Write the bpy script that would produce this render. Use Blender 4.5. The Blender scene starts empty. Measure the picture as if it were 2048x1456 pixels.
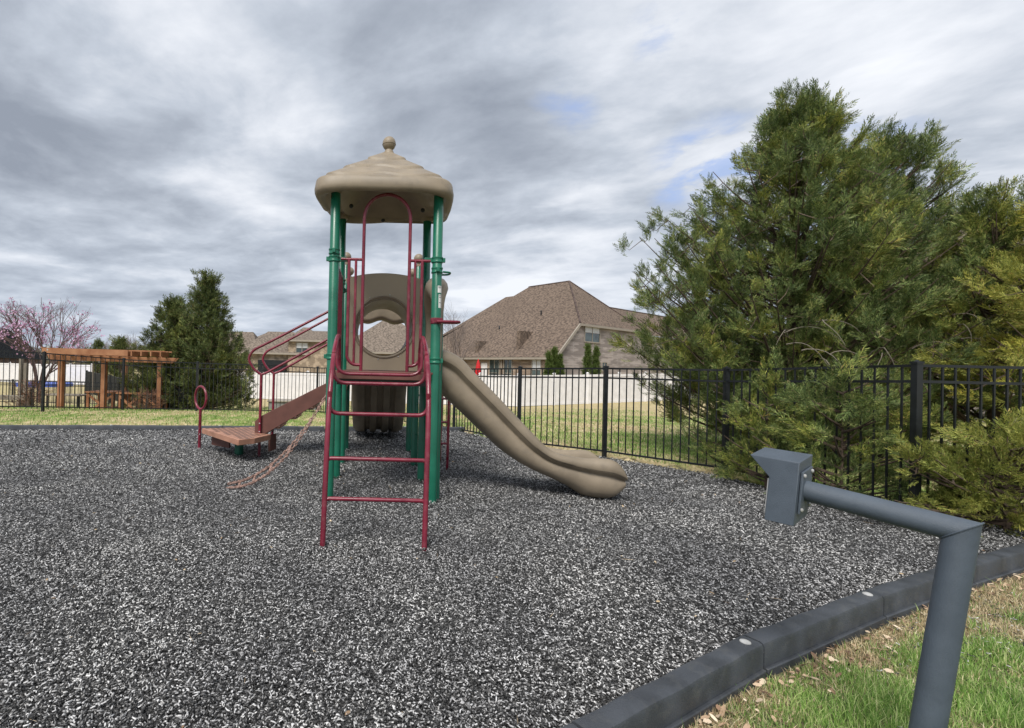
import bpy, bmesh, math, random
import numpy as np
from mathutils import Vector, Matrix, geometry, noise
R=math.radians; PI=math.pi
random.seed(7); rng=np.random.default_rng(7)
sc=bpy.context.scene; C=sc.collection
# ------------------------------------------------------------------ camera, sky, sun, exposure
cam=bpy.data.cameras.new('camera'); co=bpy.data.objects.new('camera',cam); C.objects.link(co); sc.camera=co
cam.sensor_width=36; cam.lens=975/2048*36; cam.shift_x=279/2048; cam.clip_start=.05; cam.clip_end=2000
_p,_r=.0077,.0245
F=Vector((0,math.cos(_p),math.sin(_p))); U0=Vector((0,-math.sin(_p),math.cos(_p))); R0=Vector((1,0,0))
RR=math.cos(_r)*R0+math.sin(_r)*U0; UU=-math.sin(_r)*R0+math.cos(_r)*U0
co.matrix_world=Matrix(((RR.x,UU.x,-F.x,0),(RR.y,UU.y,-F.y,0),(RR.z,UU.z,-F.z,1.5),(0,0,0,1)))
sc.view_settings.view_transform='Standard'; sc.view_settings.look='None'; sc.view_settings.gamma=1
sc.view_settings.exposure=0.58
SUN_EL,SUN_AZ=52,205   # azimuth clockwise from +Y
sd=Vector((math.sin(R(SUN_AZ))*math.cos(R(SUN_EL)),math.cos(R(SUN_AZ))*math.cos(R(SUN_EL)),math.sin(R(SUN_EL))))
sl=bpy.data.lights.new('sun','SUN'); sl.energy=2.8; sl.angle=R(26); sl.color=(1,.955,.89)
so=bpy.data.objects.new('sun',sl); C.objects.link(so); so.rotation_euler=sd.to_track_quat('Z','Y').to_euler()
W=bpy.data.worlds.new('World'); sc.world=W; W.use_nodes=True
def N(nt,typ,**k):
    n=nt.nodes.new(typ)
    for a,b in k.items():
        if a in('op',): n.operation=b
        elif a=='i':
            for kk,vv in b.items(): n.inputs[kk].default_value=vv
        else: setattr(n,a,b)
    return n
def ramp(nt,src,stops,interp='LINEAR'):
    n=nt.nodes.new('ShaderNodeValToRGB'); cr=n.color_ramp; cr.interpolation=interp
    while len(cr.elements)>1: cr.elements.remove(cr.elements[0])
    for k,(p,c) in enumerate(stops):
        e=cr.elements[0] if k==0 else cr.elements.new(p)
        e.position=p; e.color=(c,c,c,1) if isinstance(c,(int,float)) else (*c,1)
    if src is not None: nt.links.new(src,n.inputs[0])
    return n.outputs[0]
def math_(nt,op,a,b=None,c=None,clamp=False):
    n=nt.nodes.new('ShaderNodeMath'); n.operation=op; n.use_clamp=clamp
    for k,v in enumerate((a,b,c)):
        if v is None: continue
        if isinstance(v,(int,float)): n.inputs[k].default_value=v
        else: nt.links.new(v,n.inputs[k])
    return n.outputs[0]
def mix(nt,fac,a,b,typ='MIX'):
    n=nt.nodes.new('ShaderNodeMix'); n.data_type='RGBA'; n.blend_type=typ
    for s,v in((0,fac),(6,a),(7,b)):
        if isinstance(v,(int,float)): n.inputs[s].default_value=v
        elif isinstance(v,tuple): n.inputs[s].default_value=(*v,1)
        else: nt.links.new(v,n.inputs[s])
    return n.outputs[2]
def build_world():
    nt=W.node_tree; nt.nodes.clear(); L=nt.links.new
    out=N(nt,'ShaderNodeOutputWorld'); bg=N(nt,'ShaderNodeBackground')
    sky=N(nt,'ShaderNodeTexSky',sky_type='NISHITA',sun_disc=False,sun_elevation=R(SUN_EL),sun_rotation=R(SUN_AZ))
    tc=N(nt,'ShaderNodeTexCoord'); sp=N(nt,'ShaderNodeSeparateXYZ'); L(tc.outputs['Generated'],sp.inputs[0])
    x,y,z=sp.outputs
    zz=math_(nt,'MAXIMUM',z,0.0); zd=math_(nt,'ADD',zz,.13)
    px=math_(nt,'DIVIDE',x,zd); py=math_(nt,'DIVIDE',y,zd)
    a=R(152)  # streak direction in the cloud plane
    u=math_(nt,'ADD',math_(nt,'MULTIPLY',px,math.cos(a)),math_(nt,'MULTIPLY',py,math.sin(a)))
    v=math_(nt,'SUBTRACT',math_(nt,'MULTIPLY',py,math.cos(a)),math_(nt,'MULTIPLY',px,math.sin(a)))
    cb=N(nt,'ShaderNodeCombineXYZ'); L(math_(nt,'MULTIPLY',u,.85),cb.inputs[0]); L(math_(nt,'MULTIPLY',v,1.0),cb.inputs[1]); cb.inputs[2].default_value=3.7
    def nz(scale,det,rough,off,dist=0.0,lac=2.1):
        m=N(nt,'ShaderNodeVectorMath',operation='ADD'); L(cb.outputs[0],m.inputs[0]); m.inputs[1].default_value=off
        n=N(nt,'ShaderNodeTexNoise',noise_dimensions='3D'); L(m.outputs[0],n.inputs['Vector'])
        n.inputs['Scale'].default_value=scale; n.inputs['Detail'].default_value=det; n.inputs['Roughness'].default_value=rough; n.inputs['Distortion'].default_value=dist; n.inputs['Lacunarity'].default_value=lac
        return n.outputs['Fac']
    big=nz(.62,3,.5,(4.3,1.0,0)); med=nz(1.75,7,.53,(1.7,8.2,2),.25); fine=nz(4.6,6,.56,(9.1,3.3,5),.3)
    d=math_(nt,'ADD',math_(nt,'ADD',math_(nt,'MULTIPLY',big,.80),math_(nt,'MULTIPLY',med,1.05)),math_(nt,'MULTIPLY',fine,.34))
    d=math_(nt,'SUBTRACT',d,1.055)       # about -.35 .. .35
    # large brightening and darkening areas of the overcast, placed by direction
    def blob(dx,dy,dz,size,amp):
        vv=Vector((dx,dy,dz)).normalized()
        n=N(nt,'ShaderNodeVectorMath',operation='DOT_PRODUCT'); L(tc.outputs['Generated'],n.inputs[0]); n.inputs[1].default_value=vv
        q=math_(nt,'DIVIDE',math_(nt,'SUBTRACT',1.0,n.outputs['Value']),size)
        return math_(nt,'MULTIPLY',math_(nt,'POWER',2.718,math_(nt,'MULTIPLY',q,-1.0)),amp)
    blobs=[(-.30,1,.72,.04,.26),(-.70,1,.42,.06,-.26),(.75,1,.66,.06,.04),(.45,1,.34,.03,.12),(1.2,1,.55,.05,.03),(-.05,1,.45,.035,-.14),(.15,1,.62,.02,-.06),(-.66,1,.16,.02,.10),(.2,1,.2,.02,.05)]
    for b in blobs: d=math_(nt,'ADD',d,blob(*b))
    col=ramp(nt,math_(nt,'ADD',math_(nt,'MULTIPLY',d,1.0),.5,clamp=True),
        [(.22,(.235,.265,.32)),(.38,(.32,.355,.415)),(.51,(.42,.46,.525)),(.65,(.57,.60,.655)),(.82,(.72,.74,.78))])
    # paler, flatter band near the horizon
    hz=ramp(nt,zz,[(0,1.0),(.10,.55),(.30,0.0)])
    col=mix(nt,math_(nt,'MULTIPLY',hz,.38),col,(.47,.54,.64))
    # gaps of blue
    h=N(nt,'ShaderNodeVectorMath',operation='SCALE'); L(sky.outputs[0],h.inputs[0]); h.inputs['Scale'].default_value=.11
    gap=None
    for b in [(.72,1,.43,.0022,.62),(.63,1,.42,.0012,.40),(.41,1,.54,.0008,.34),(.35,1,.565,.0006,.24),(.57,1,.70,.0010,.40),(.98,1,.47,.002,.40),(.9,1,.30,.0015,.4)]:
        g=blob(*b); gap=g if gap is None else math_(nt,'ADD',gap,g)
    gf=ramp(nt,math_(nt,'MULTIPLY',gap,math_(nt,'ADD',1.0,math_(nt,'ADD',math_(nt,'MULTIPLY',math_(nt,'SUBTRACT',.5,med),6.0),math_(nt,'MULTIPLY',math_(nt,'SUBTRACT',.5,fine),9.0)))),[(.15,0.0),(.85,.9)])
    blue=mix(nt,.7,h.outputs[0],(.33,.45,.78))
    col=mix(nt,math_(nt,'MULTIPLY',gf,.72),col,blue)
    # below the horizon: ground tone
    low=ramp(nt,math_(nt,'ADD',math_(nt,'MULTIPLY',z,12),.5),[(.30,1.0),(.5,0.0)])
    col=mix(nt,low,col,(.20,.22,.20))
    L(col,bg.inputs[0]); bg.inputs[1].default_value=.90; L(bg.outputs[0],out.inputs[0])
build_world()
# ------------------------------------------------------------------ helpers
def setp(o,label=None,cat=None,group=None,kind=None):
    for k,v in(('label',label),('category',cat),('group',group),('kind',kind)):
        if v: o[k]=v
    return o
def empty(name,loc=(0,0,0),**k):
    o=bpy.data.objects.new(name,None); C.objects.link(o); o.location=loc; o.empty_display_size=.2; return setp(o,**k)
def fillet(pts,r,n=6):
    P=[Vector(p) for p in pts]; out=[P[0]]
    for i in range(1,len(P)-1):
        a,b,c=P[i-1],P[i],P[i+1]; rr=r[i] if isinstance(r,(list,tuple)) else r
        da=(a-b); dc=(c-b); t=min(rr,da.length*.48,dc.length*.48)
        if t<1e-4: out.append(b); continue
        s=b+da.normalized()*t; e=b+dc.normalized()*t
        for k in range(n+1):
            q=k/n; out.append(s*(1-q)**2+b*2*q*(1-q)+e*q*q)
    out.append(P[-1]); return out
class MB:
    def __init__(s): s.v=[]; s.f=[]
    def add(s,vs,fs):
        b=len(s.v); s.v+=[tuple(v) for v in vs]; s.f+=[tuple(i+b for i in f) for f in fs]; return s
    def box(s,c,d,rz=0,M=None):
        hx,hy,hz=d[0]/2,d[1]/2,d[2]/2
        vs=[Vector((x,y,z)) for x in(-hx,hx) for y in(-hy,hy) for z in(-hz,hz)]
        if M is None: M=Matrix.Rotation(rz,3,'Z')
        vs=[M@v+Vector(c) for v in vs]
        return s.add(vs,[(0,1,3,2),(4,6,7,5),(0,4,5,1),(2,3,7,6),(0,2,6,4),(1,5,7,3)])
    def beam(s,a,b,w,h,up=(0,0,1)):
        a,b=Vector(a),Vector(b); d=(b-a); L=d.length; d.normalize(); up=Vector(up)
        x=d.cross(up).normalized(); z=x.cross(d).normalized()
        M=Matrix((x,d,z)).transposed()
        return s.box((a+b)/2,(w,L,h),M=M)
    def tube(s,path,r,n=10,closed=False,cap=True):
        P=[Vector(p) for p in path]; m=len(P); rs=r if isinstance(r,(list,tuple)) else [r]*m
        T=[]
        for i in range(m):
            a=P[(i-1)%m] if(closed or i>0) else P[i]; b=P[(i+1)%m] if(closed or i<m-1) else P[i]
            T.append((b-a).normalized())
        ref=Vector((0,0,1)) if abs(T[0].z)<.9 else Vector((1,0,0))
        u=T[0].cross(ref).normalized(); vs=[]
        for i in range(m):
            u=(u-T[i]*u.dot(T[i])).normalized(); w=T[i].cross(u)
            for k in range(n):
                a=2*PI*k/n; vs.append(P[i]+(u*math.cos(a)+w*math.sin(a))*rs[i])
        fs=[]
        for i in range(m if closed else m-1):
            j=(i+1)%m
            for k in range(n): fs.append((i*n+k,i*n+(k+1)%n,j*n+(k+1)%n,j*n+k))
        if cap and not closed: fs+=[tuple(range(n))[::-1],tuple(range((m-1)*n,m*n))]
        return s.add(vs,fs)
    def lathe(s,c,prof,n=20,sx=1):
        vs=[];m=len(prof)
        for r,z in prof:
            for k in range(n): a=2*PI*k/n; vs.append((c[0]+r*math.cos(a)*sx,c[1]+r*math.sin(a),c[2]+z))
        fs=[(i*n+k,i*n+(k+1)%n,(i+1)*n+(k+1)%n,(i+1)*n+k) for i in range(m-1) for k in range(n)]
        fs+=[tuple(range(n))[::-1],tuple(range((m-1)*n,m*n))]
        return s.add(vs,fs)
    def ball(s,c,r,n=16,sz=1):
        return s.lathe(c,[(max(r*math.sin(PI*k/10),.001),-r*sz*math.cos(PI*k/10)) for k in range(11)],n)
    def prism(s,poly,off):   # planar polygon (3D points) extruded by vector
        o=Vector(off); n=len(poly); vs=[Vector(p) for p in poly]; vs+= [v+o for v in vs]
        return s.add(vs,[tuple(range(n))[::-1],tuple(range(n,2*n))]+[(i,(i+1)%n,n+(i+1)%n,n+i) for i in range(n)])
    def loft(s,secs,closed=True,cap=True):
        n=len(secs[0]); vs=[p for q in secs for p in q]; m=len(secs); fs=[]
        for i in range(m-1):
            for k in range(n if closed else n-1): fs.append((i*n+k,i*n+(k+1)%n,(i+1)*n+(k+1)%n,(i+1)*n+k))
        if cap: fs+=[tuple(range(n))[::-1],tuple(range((m-1)*n,m*n))]
        return s.add(vs,fs)
    def build(s,name,mat,parent=None,smooth=True,bevel=0,ang=40,**k):
        me=bpy.data.meshes.new(name); me.from_pydata(s.v,[],s.f); me.materials.append(mat)
        bm=bmesh.new(); bm.from_mesh(me); bmesh.ops.recalc_face_normals(bm,faces=bm.faces); bm.to_mesh(me); bm.free()
        if smooth:
            me.polygons.foreach_set('use_smooth',[True]*len(me.polygons)); me.set_sharp_from_angle(angle=R(ang))
        o=bpy.data.objects.new(name,me); C.objects.link(o)
        if parent: o.parent=parent; o.matrix_parent_inverse=Matrix.Translation(-parent.location)
        if bevel:
            b=o.modifiers.new('b','BEVEL'); b.width=bevel; b.segments=2; b.limit_method='ANGLE'; b.angle_limit=R(35)
        return setp(o,**k)
def npmesh(name,V,Q,mat,parent=None,smooth=False,**k):
    me=bpy.data.meshes.new(name); V=np.asarray(V,np.float32); Q=np.asarray(Q,np.int32)
    me.vertices.add(len(V)); me.vertices.foreach_set('co',V.ravel()); n,w=Q.shape
    me.loops.add(n*w); me.loops.foreach_set('vertex_index',Q.ravel()); me.polygons.add(n)
    me.polygons.foreach_set('loop_start',np.arange(0,n*w,w,dtype=np.int32)); me.polygons.foreach_set('loop_total',np.full(n,w,np.int32))
    me.update(calc_edges=True); me.materials.append(mat)
    if smooth: me.polygons.foreach_set('use_smooth',[True]*n)
    o=bpy.data.objects.new(name,me); C.objects.link(o)
    if parent: o.parent=parent; o.matrix_parent_inverse=Matrix.Translation(-parent.location)
    return setp(o,**k)
def copy_tree(o,parent=None):
    c=o.copy(); C.objects.link(c); c.parent=parent
    for ch in list(o.children): copy_tree(ch,c)
    return c
# ------------------------------------------------------------------ materials
def M(name,col,rough=.6,var=.12,scale=6,bump=.0,bscale=60,spec=.5,metal=0,col2=None,detail=5,stretch=(1,1,1),coord='Object',dirt=None):
    m=bpy.data.materials.new(name); m.use_nodes=True; nt=m.node_tree; b=nt.nodes['Principled BSDF']; L=nt.links.new
    tc=N(nt,'ShaderNodeTexCoord'); mp=N(nt,'ShaderNodeMapping'); L(tc.outputs[coord],mp.inputs[0]); mp.inputs['Scale'].default_value=stretch
    n=N(nt,'ShaderNodeTexNoise'); L(mp.outputs[0],n.inputs[0]); n.inputs['Scale'].default_value=scale; n.inputs['Detail'].default_value=detail
    c2=col2 or tuple(c*(1-var*2) for c in col); c1=tuple(min(1,c*(1+var)) for c in col)
    c=ramp(nt,n.outputs['Fac'],[(.33,c2),(.67,c1)])
    if dirt:
        n3=N(nt,'ShaderNodeTexNoise'); L(mp.outputs[0],n3.inputs[0]); n3.inputs['Scale'].default_value=scale*3.1; n3.inputs['Detail'].default_value=8
        c=mix(nt,ramp(nt,n3.outputs['Fac'],[(.52,0.0),(.75,dirt[3])]),c,tuple(dirt[:3]))
    L(c,b.inputs['Base Color']); b.inputs['Roughness'].default_value=rough; b.inputs['Metallic'].default_value=metal
    b.inputs['Specular IOR Level'].default_value=spec
    L(ramp(nt,n.outputs['Fac'],[(.3,max(rough-.08,.05)),(.7,min(rough+.1,1))]),b.inputs['Roughness'])
    if bump:
        n2=N(nt,'ShaderNodeTexNoise'); L(mp.outputs[0],n2.inputs[0]); n2.inputs['Scale'].default_value=bscale; n2.inputs['Detail'].default_value=4
        bp=N(nt,'ShaderNodeBump'); bp.inputs['Strength'].default_value=bump; bp.inputs['Distance'].default_value=.01; L(n2.outputs['Fac'],bp.inputs['Height']); L(bp.outputs[0],b.inputs['Normal'])
    m['_']=0
    return m
def island_mat(name,stops,rough=.7,noise_cols=None,nscale=1.0,spec=.3,transl=0.0,interp='LINEAR'):
    m=bpy.data.materials.new(name); m.use_nodes=True; nt=m.node_tree; b=nt.nodes['Principled BSDF']; L=nt.links.new
    g=N(nt,'ShaderNodeNewGeometry'); c=ramp(nt,g.outputs['Random Per Island'],stops,interp)
    if noise_cols:
        tc=N(nt,'ShaderNodeTexCoord'); n=N(nt,'ShaderNodeTexNoise'); L(tc.outputs['Object'],n.inputs[0]); n.inputs['Scale'].default_value=nscale; n.inputs['Detail'].default_value=3
        t=ramp(nt,n.outputs['Fac'],noise_cols); c=mix(nt,1.0,c,t,'MULTIPLY')
    L(c,b.inputs['Base Color']); b.inputs['Roughness'].default_value=rough; b.inputs['Specular IOR Level'].default_value=spec
    if transl:
        tr=N(nt,'ShaderNodeBsdfTranslucent'); L(c,tr.inputs[0]); mx=N(nt,'ShaderNodeMixShader'); mx.inputs[0].default_value=transl
        L(b.outputs[0],mx.inputs[1]); L(tr.outputs[0],mx.inputs[2]); L(mx.outputs[0],nt.nodes['Material Output'].inputs[0])
    return m
TAN=M('tan_plastic',(.245,.20,.145),.50,.10,3.0,bump=.12,bscale=160,spec=.45,dirt=(.12,.10,.08,.35))
TAN2=M('tan_panel',(.36,.295,.21),.42,.05,2.0,bump=.05,bscale=120,spec=.5)
GREEN=M('green_paint',(.007,.125,.074),.33,.10,4,spec=.55,bump=.05,bscale=50)
RED=M('maroon_paint',(.165,.010,.028),.30,.14,5,spec=.6,bump=.06,bscale=60,dirt=(.30,.16,.15,.25))
REDB=M('red_brown_board',(.125,.050,.038),.6,.10,5,bump=.15,bscale=90)
DECK=M('coated_deck',(.36,.185,.125),.6,.12,6,bump=.1,bscale=80)
BLACKM=M('black_metal',(.009,.011,.013),.38,.15,8,spec=.5)
GREY=M('slate_powder_coat',(.072,.092,.118),.48,.06,9,bump=.35,bscale=420,spec=.5,dirt=(.05,.065,.085,.4))
STEEL=M('galvanised_steel',(.46,.46,.45),.35,.1,20,metal=.25)
CURB=M('recycled_timber',(.048,.054,.064),.55,.18,5,bump=.3,bscale=130,dirt=(.10,.10,.095,.35))
CEDAR=M('cedar',(.31,.15,.075),.7,.16,3,bump=.3,bscale=40,stretch=(1,1,1),col2=(.24,.095,.04))
GWOOD=M('weathered_wood',(.19,.165,.13),.8,.15,5,bump=.3,bscale=40)
WHITE=M('white_vinyl',(.72,.71,.72),.4,.04,3)
CHAIN=M('coated_chain',(.34,.22,.18),.5,.25,30,bump=.2,bscale=90,col2=(.13,.075,.06))
BARK=M('bark',(.10,.07,.05),.9,.25,20,bump=.5,bscale=60)
BARKG=M('grey_bark',(.16,.13,.12),.9,.2,20)
TRIM=M('cream_trim',(.30,.265,.22),.6,.05,4)
GLASS=M('window_glass',(.05,.075,.075),.08,.3,1.5,spec=.8)
BLIND=M('window_blind',(.62,.64,.66),.5,.05,3)
STICK=M('white_sticker',(.72,.72,.70),.5,.03,10)
REDC=M('red_canvas',(.55,.01,.015),.7,.1,8)
CONC=M('grey_concrete',(.20,.20,.19),.85,.12,5,bump=.2,bscale=60)
DSHING=None
def shingle(name,c1,c2,scale=1.0):
    m=bpy.data.materials.new(name); m.use_nodes=True; nt=m.node_tree; b=nt.nodes['Principled BSDF']; L=nt.links.new
    tc=N(nt,'ShaderNodeTexCoord'); sp=N(nt,'ShaderNodeSeparateXYZ'); L(tc.outputs['Object'],sp.inputs[0])
    row=math_(nt,'FLOOR',math_(nt,'MULTIPLY',sp.outputs[2],8.5*scale))
    cb=N(nt,'ShaderNodeCombineXYZ'); L(math_(nt,'ADD',math_(nt,'MULTIPLY',math_(nt,'ADD',sp.outputs[0],sp.outputs[1]),4.2),math_(nt,'MULTIPLY',row,3.37)),cb.inputs[0]); L(row,cb.inputs[1])
    L(math_(nt,'MULTIPLY',math_(nt,'SUBTRACT',sp.outputs[0],sp.outputs[1]),3.3),cb.inputs[2])
    n=N(nt,'ShaderNodeTexNoise'); L(cb.outputs[0],n.inputs[0]); n.inputs['Scale'].default_value=1.0; n.inputs['Detail'].default_value=2
    n2=N(nt,'ShaderNodeTexNoise'); L(tc.outputs['Object'],n2.inputs[0]); n2.inputs['Scale'].default_value=.35; n2.inputs['Detail'].default_value=5
    c=ramp(nt,n.outputs['Fac'],[(.40,tuple(x*.75 for x in c2)),(.58,tuple(x*1.12 for x in c1))])
    c=mix(nt,ramp(nt,n2.outputs['Fac'],[(.35,.0),(.7,.35)]),c,tuple(x*.6 for x in c1))
    fr=math_(nt,'FRACT',math_(nt,'MULTIPLY',sp.outputs[2],8.5*scale)); c=mix(nt,ramp(nt,fr,[(0,.55),(.16,0.0)]),c,tuple(x*.45 for x in c2))
    L(c,b.inputs['Base Color']); b.inputs['Roughness'].default_value=.95; b.inputs['Specular IOR Level'].default_value=.15; return m
SHING=shingle('brown_shingles',(.18,.137,.108),(.115,.088,.072)); SHING2=shingle('tan_shingles',(.21,.172,.14),(.14,.115,.095)); SHINGD=shingle('dark_shingles',(.035,.04,.045),(.02,.022,.026))
def brick(name,ca,cb_,cm,flip=False):
    m=bpy.data.materials.new(name); m.use_nodes=True; nt=m.node_tree; b=nt.nodes['Principled BSDF']; L=nt.links.new
    tc=N(nt,'ShaderNodeTexCoord'); sp=N(nt,'ShaderNodeSeparateXYZ'); L(tc.outputs['Object'],sp.inputs[0])
    cb=N(nt,'ShaderNodeCombineXYZ'); L(math_(nt,'SUBTRACT' if flip else 'ADD',sp.outputs[0],sp.outputs[1]),cb.inputs[0]); L(sp.outputs[2],cb.inputs[1])
    br=N(nt,'ShaderNodeTexBrick'); L(cb.outputs[0],br.inputs['Vector']); br.inputs['Color1'].default_value=(*ca,1); br.inputs['Color2'].default_value=(*cb_,1); br.inputs['Mortar'].default_value=(*cm,1)
    br.inputs['Scale'].default_value=1; br.inputs['Brick Width'].default_value=.34; br.inputs['Row Height'].default_value=.11; br.inputs['Mortar Size'].default_value=.012; br.inputs['Bias'].default_value=-.1
    n=N(nt,'ShaderNodeTexNoise'); L(cb.outputs[0],n.inputs[0]); n.inputs['Scale'].default_value=2.2; n.inputs['Detail'].default_value=6
    c=mix(nt,ramp(nt,n.outputs['Fac'],[(.44,0.0),(.54,.75)]),br.outputs[0],tuple(x*.45 for x in ca))
    L(c,b.inputs['Base Color']); b.inputs['Roughness'].default_value=.9; return m
BRICK_W=brick('warm_brick',(.36,.27,.20),(.22,.155,.115),(.36,.31,.26)); BRICK_G=brick('grey_brick',(.40,.345,.32),(.26,.225,.21),(.40,.37,.35),True)
BRICK_T=brick('tan_brick',(.40,.31,.22),(.29,.22,.155),(.42,.36,.28)); BRICK_R=brick('dark_red_brick',(.12,.075,.065),(.08,.05,.045),(.16,.14,.13))
# ------------------------------------------------------------------ ground
CUR=[(-1.9,.35),(-.45,1.2),(.93,1.98),(2.197,2.70),(3.525,3.335),(4.86,3.92),(6.2,4.47),(7.5,4.95)]   # outer top edge of the near border
BCK=[(-17.2,8.6),(-14.9,9.15),(-12.6,9.6),(-10.3,10.05),(-8.0,10.45),(-5.7,10.9),(-3.4,11.25),(-1.1,11.6),(.9,11.95),(2.3,12.15)]
BED=[(x,y) for x,y in CUR]+[(5.93,5.2),(5.40,7.43),(4.22,8.81),(3.04,10.03),(2.10,12.2)]+[(x,y) for x,y in BCK[::-1][1:]]+[(-17.2,-2)]+[(-4,-1)]
BED=[(x,y-.0) for x,y in BED]
def inpoly(x,y,P=np.array(BED)):
    x=np.asarray(x);y=np.asarray(y); r=np.zeros(x.shape,bool); n=len(P)
    for i in range(n):
        x1,y1=P[i];x2,y2=P[(i+1)%n]
        c=((y1>y)!=(y2>y)); 
        with np.errstate(divide='ignore',invalid='ignore'): xi=(x2-x1)*(y-y1)/(y2-y1+1e-12)+x1
        r^=c&(x<xi)
    return r
def vn(x,y,s,seed=0):   # cheap smooth noise
    x=x/s+seed*1.7;y=y/s-seed*2.3
    return (np.sin(x*1.3+np.sin(y*1.1+seed))+np.sin(y*1.7+np.sin(x*.9))+np.sin((x+y)*2.3+seed)*.5)/2.5
def hb(x,y):            # surface of the rubber mulch
    h=.012*vn(x,y,.35,1)+.02*vn(x,y,1.1,2)
    h=h-.075*np.exp(-((x-.15)**2/1.0+(y-7.9)**2/5.0))-.07*np.exp(-((x+2.1)**2/1.5+(y-8.6)**2/1.0))-.05*np.exp(-((x-3.3)**2+(y-6)**2)/.35)
    for fx,fy in ((-.385,4.15),(.475,4.15),(-.475,5.67),(.725,5.67),(-.475,6.87),(.725,6.87),(-.475,8.07),(.725,8.07),(-1.905,8.37),(-3.11,8.87),(1.19,7.52)): h=h+.02*np.exp(-((x-fx)**2+(y-fy)**2)/.018)
    return h-.01
def sstep(t): t=np.clip(t,0,1); return t*t*(3-2*t)
def hg(x,y):            # lawn and land beyond
    x=np.asarray(x,float);y=np.asarray(y,float)
    h=-.20+.22*sstep((y-4.6)/2.6)-.65*sstep((y-12.5)/17)+.38*sstep((x-4)/16)*sstep((y-14)/14)+.012*vn(x,y,1.9,5)
    h=h+.75*sstep((y-31)/7)*sstep((x+4)/8) -.25*sstep((-x-2)/8)*sstep((y-14)/6)
    h=h+.05*sstep((-x-1)/3)*sstep((y-8)/3)*(1-sstep((y-13.5)/3))
    return h
def ground_mat(name,near):
    m=bpy.data.materials.new(name); m.use_nodes=True; nt=m.node_tree; b=nt.nodes['Principled BSDF']; L=nt.links.new
    tc=N(nt,'ShaderNodeTexCoord')
    def nz(s,d,st=(1,1,1),dist=0):
        mp=N(nt,'ShaderNodeMapping'); L(tc.outputs['Object'],mp.inputs[0]); mp.inputs['Scale'].default_value=st
        n=N(nt,'ShaderNodeTexNoise'); L(mp.outputs[0],n.inputs[0]); n.inputs['Scale'].default_value=s; n.inputs['Detail'].default_value=d; n.inputs['Distortion'].default_value=dist; return n.outputs['Fac']
    g=ramp(nt,nz(9,6,(1,.5,1)),[(.35,(.10,.15,.035)),(.65,(.24,.30,.085))])
    t=ramp(nt,nz(13,6,(1,.6,1)),[(.35,(.34,.27,.14)),(.7,(.56,.47,.29))])
    f=ramp(nt,math_(nt,'ADD',math_(nt,'MULTIPLY',nz(.35,4),.6),math_(nt,'MULTIPLY',nz(3.2,6,(1,.45,1)),.5)),[(.46,0.0),(.60,1.0)])
    c=mix(nt,f,g,t)
    if True:
        sp=N(nt,'ShaderNodeSeparateXYZ'); L(tc.outputs['Object'],sp.inputs[0])
        # strip of straw-coloured turf in front of the white fence
        dy=ramp(nt,math_(nt,'DIVIDE',math_(nt,'ADD',sp.outputs[1],math_(nt,'MULTIPLY',nz(.5,4),5)),60.0),[(.30,0.0),(.42,.8)])
        c=mix(nt,dy,c,t)
    L(c,b.inputs['Base Color']); b.inputs['Roughness'].default_value=.95; b.inputs['Specular IOR Level'].default_value=.1
    bp=N(nt,'ShaderNodeBump'); bp.inputs['Strength'].default_value=.8; bp.inputs['Distance'].default_value=.04; L(nz(22,6),bp.inputs['Height']); L(bp.outputs[0],b.inputs['Normal'])
    return m
LAWN=ground_mat('turf',1)
def axis(a,b,fine_a,fine_b,st,n):
    mid=np.arange(fine_a,fine_b+1e-6,st); lo=fine_a-np.geomspace(st,fine_a-a,n)[::-1]; hi=fine_b+np.geomspace(st,b-fine_b,n); return np.concatenate([lo,mid,hi])
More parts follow.
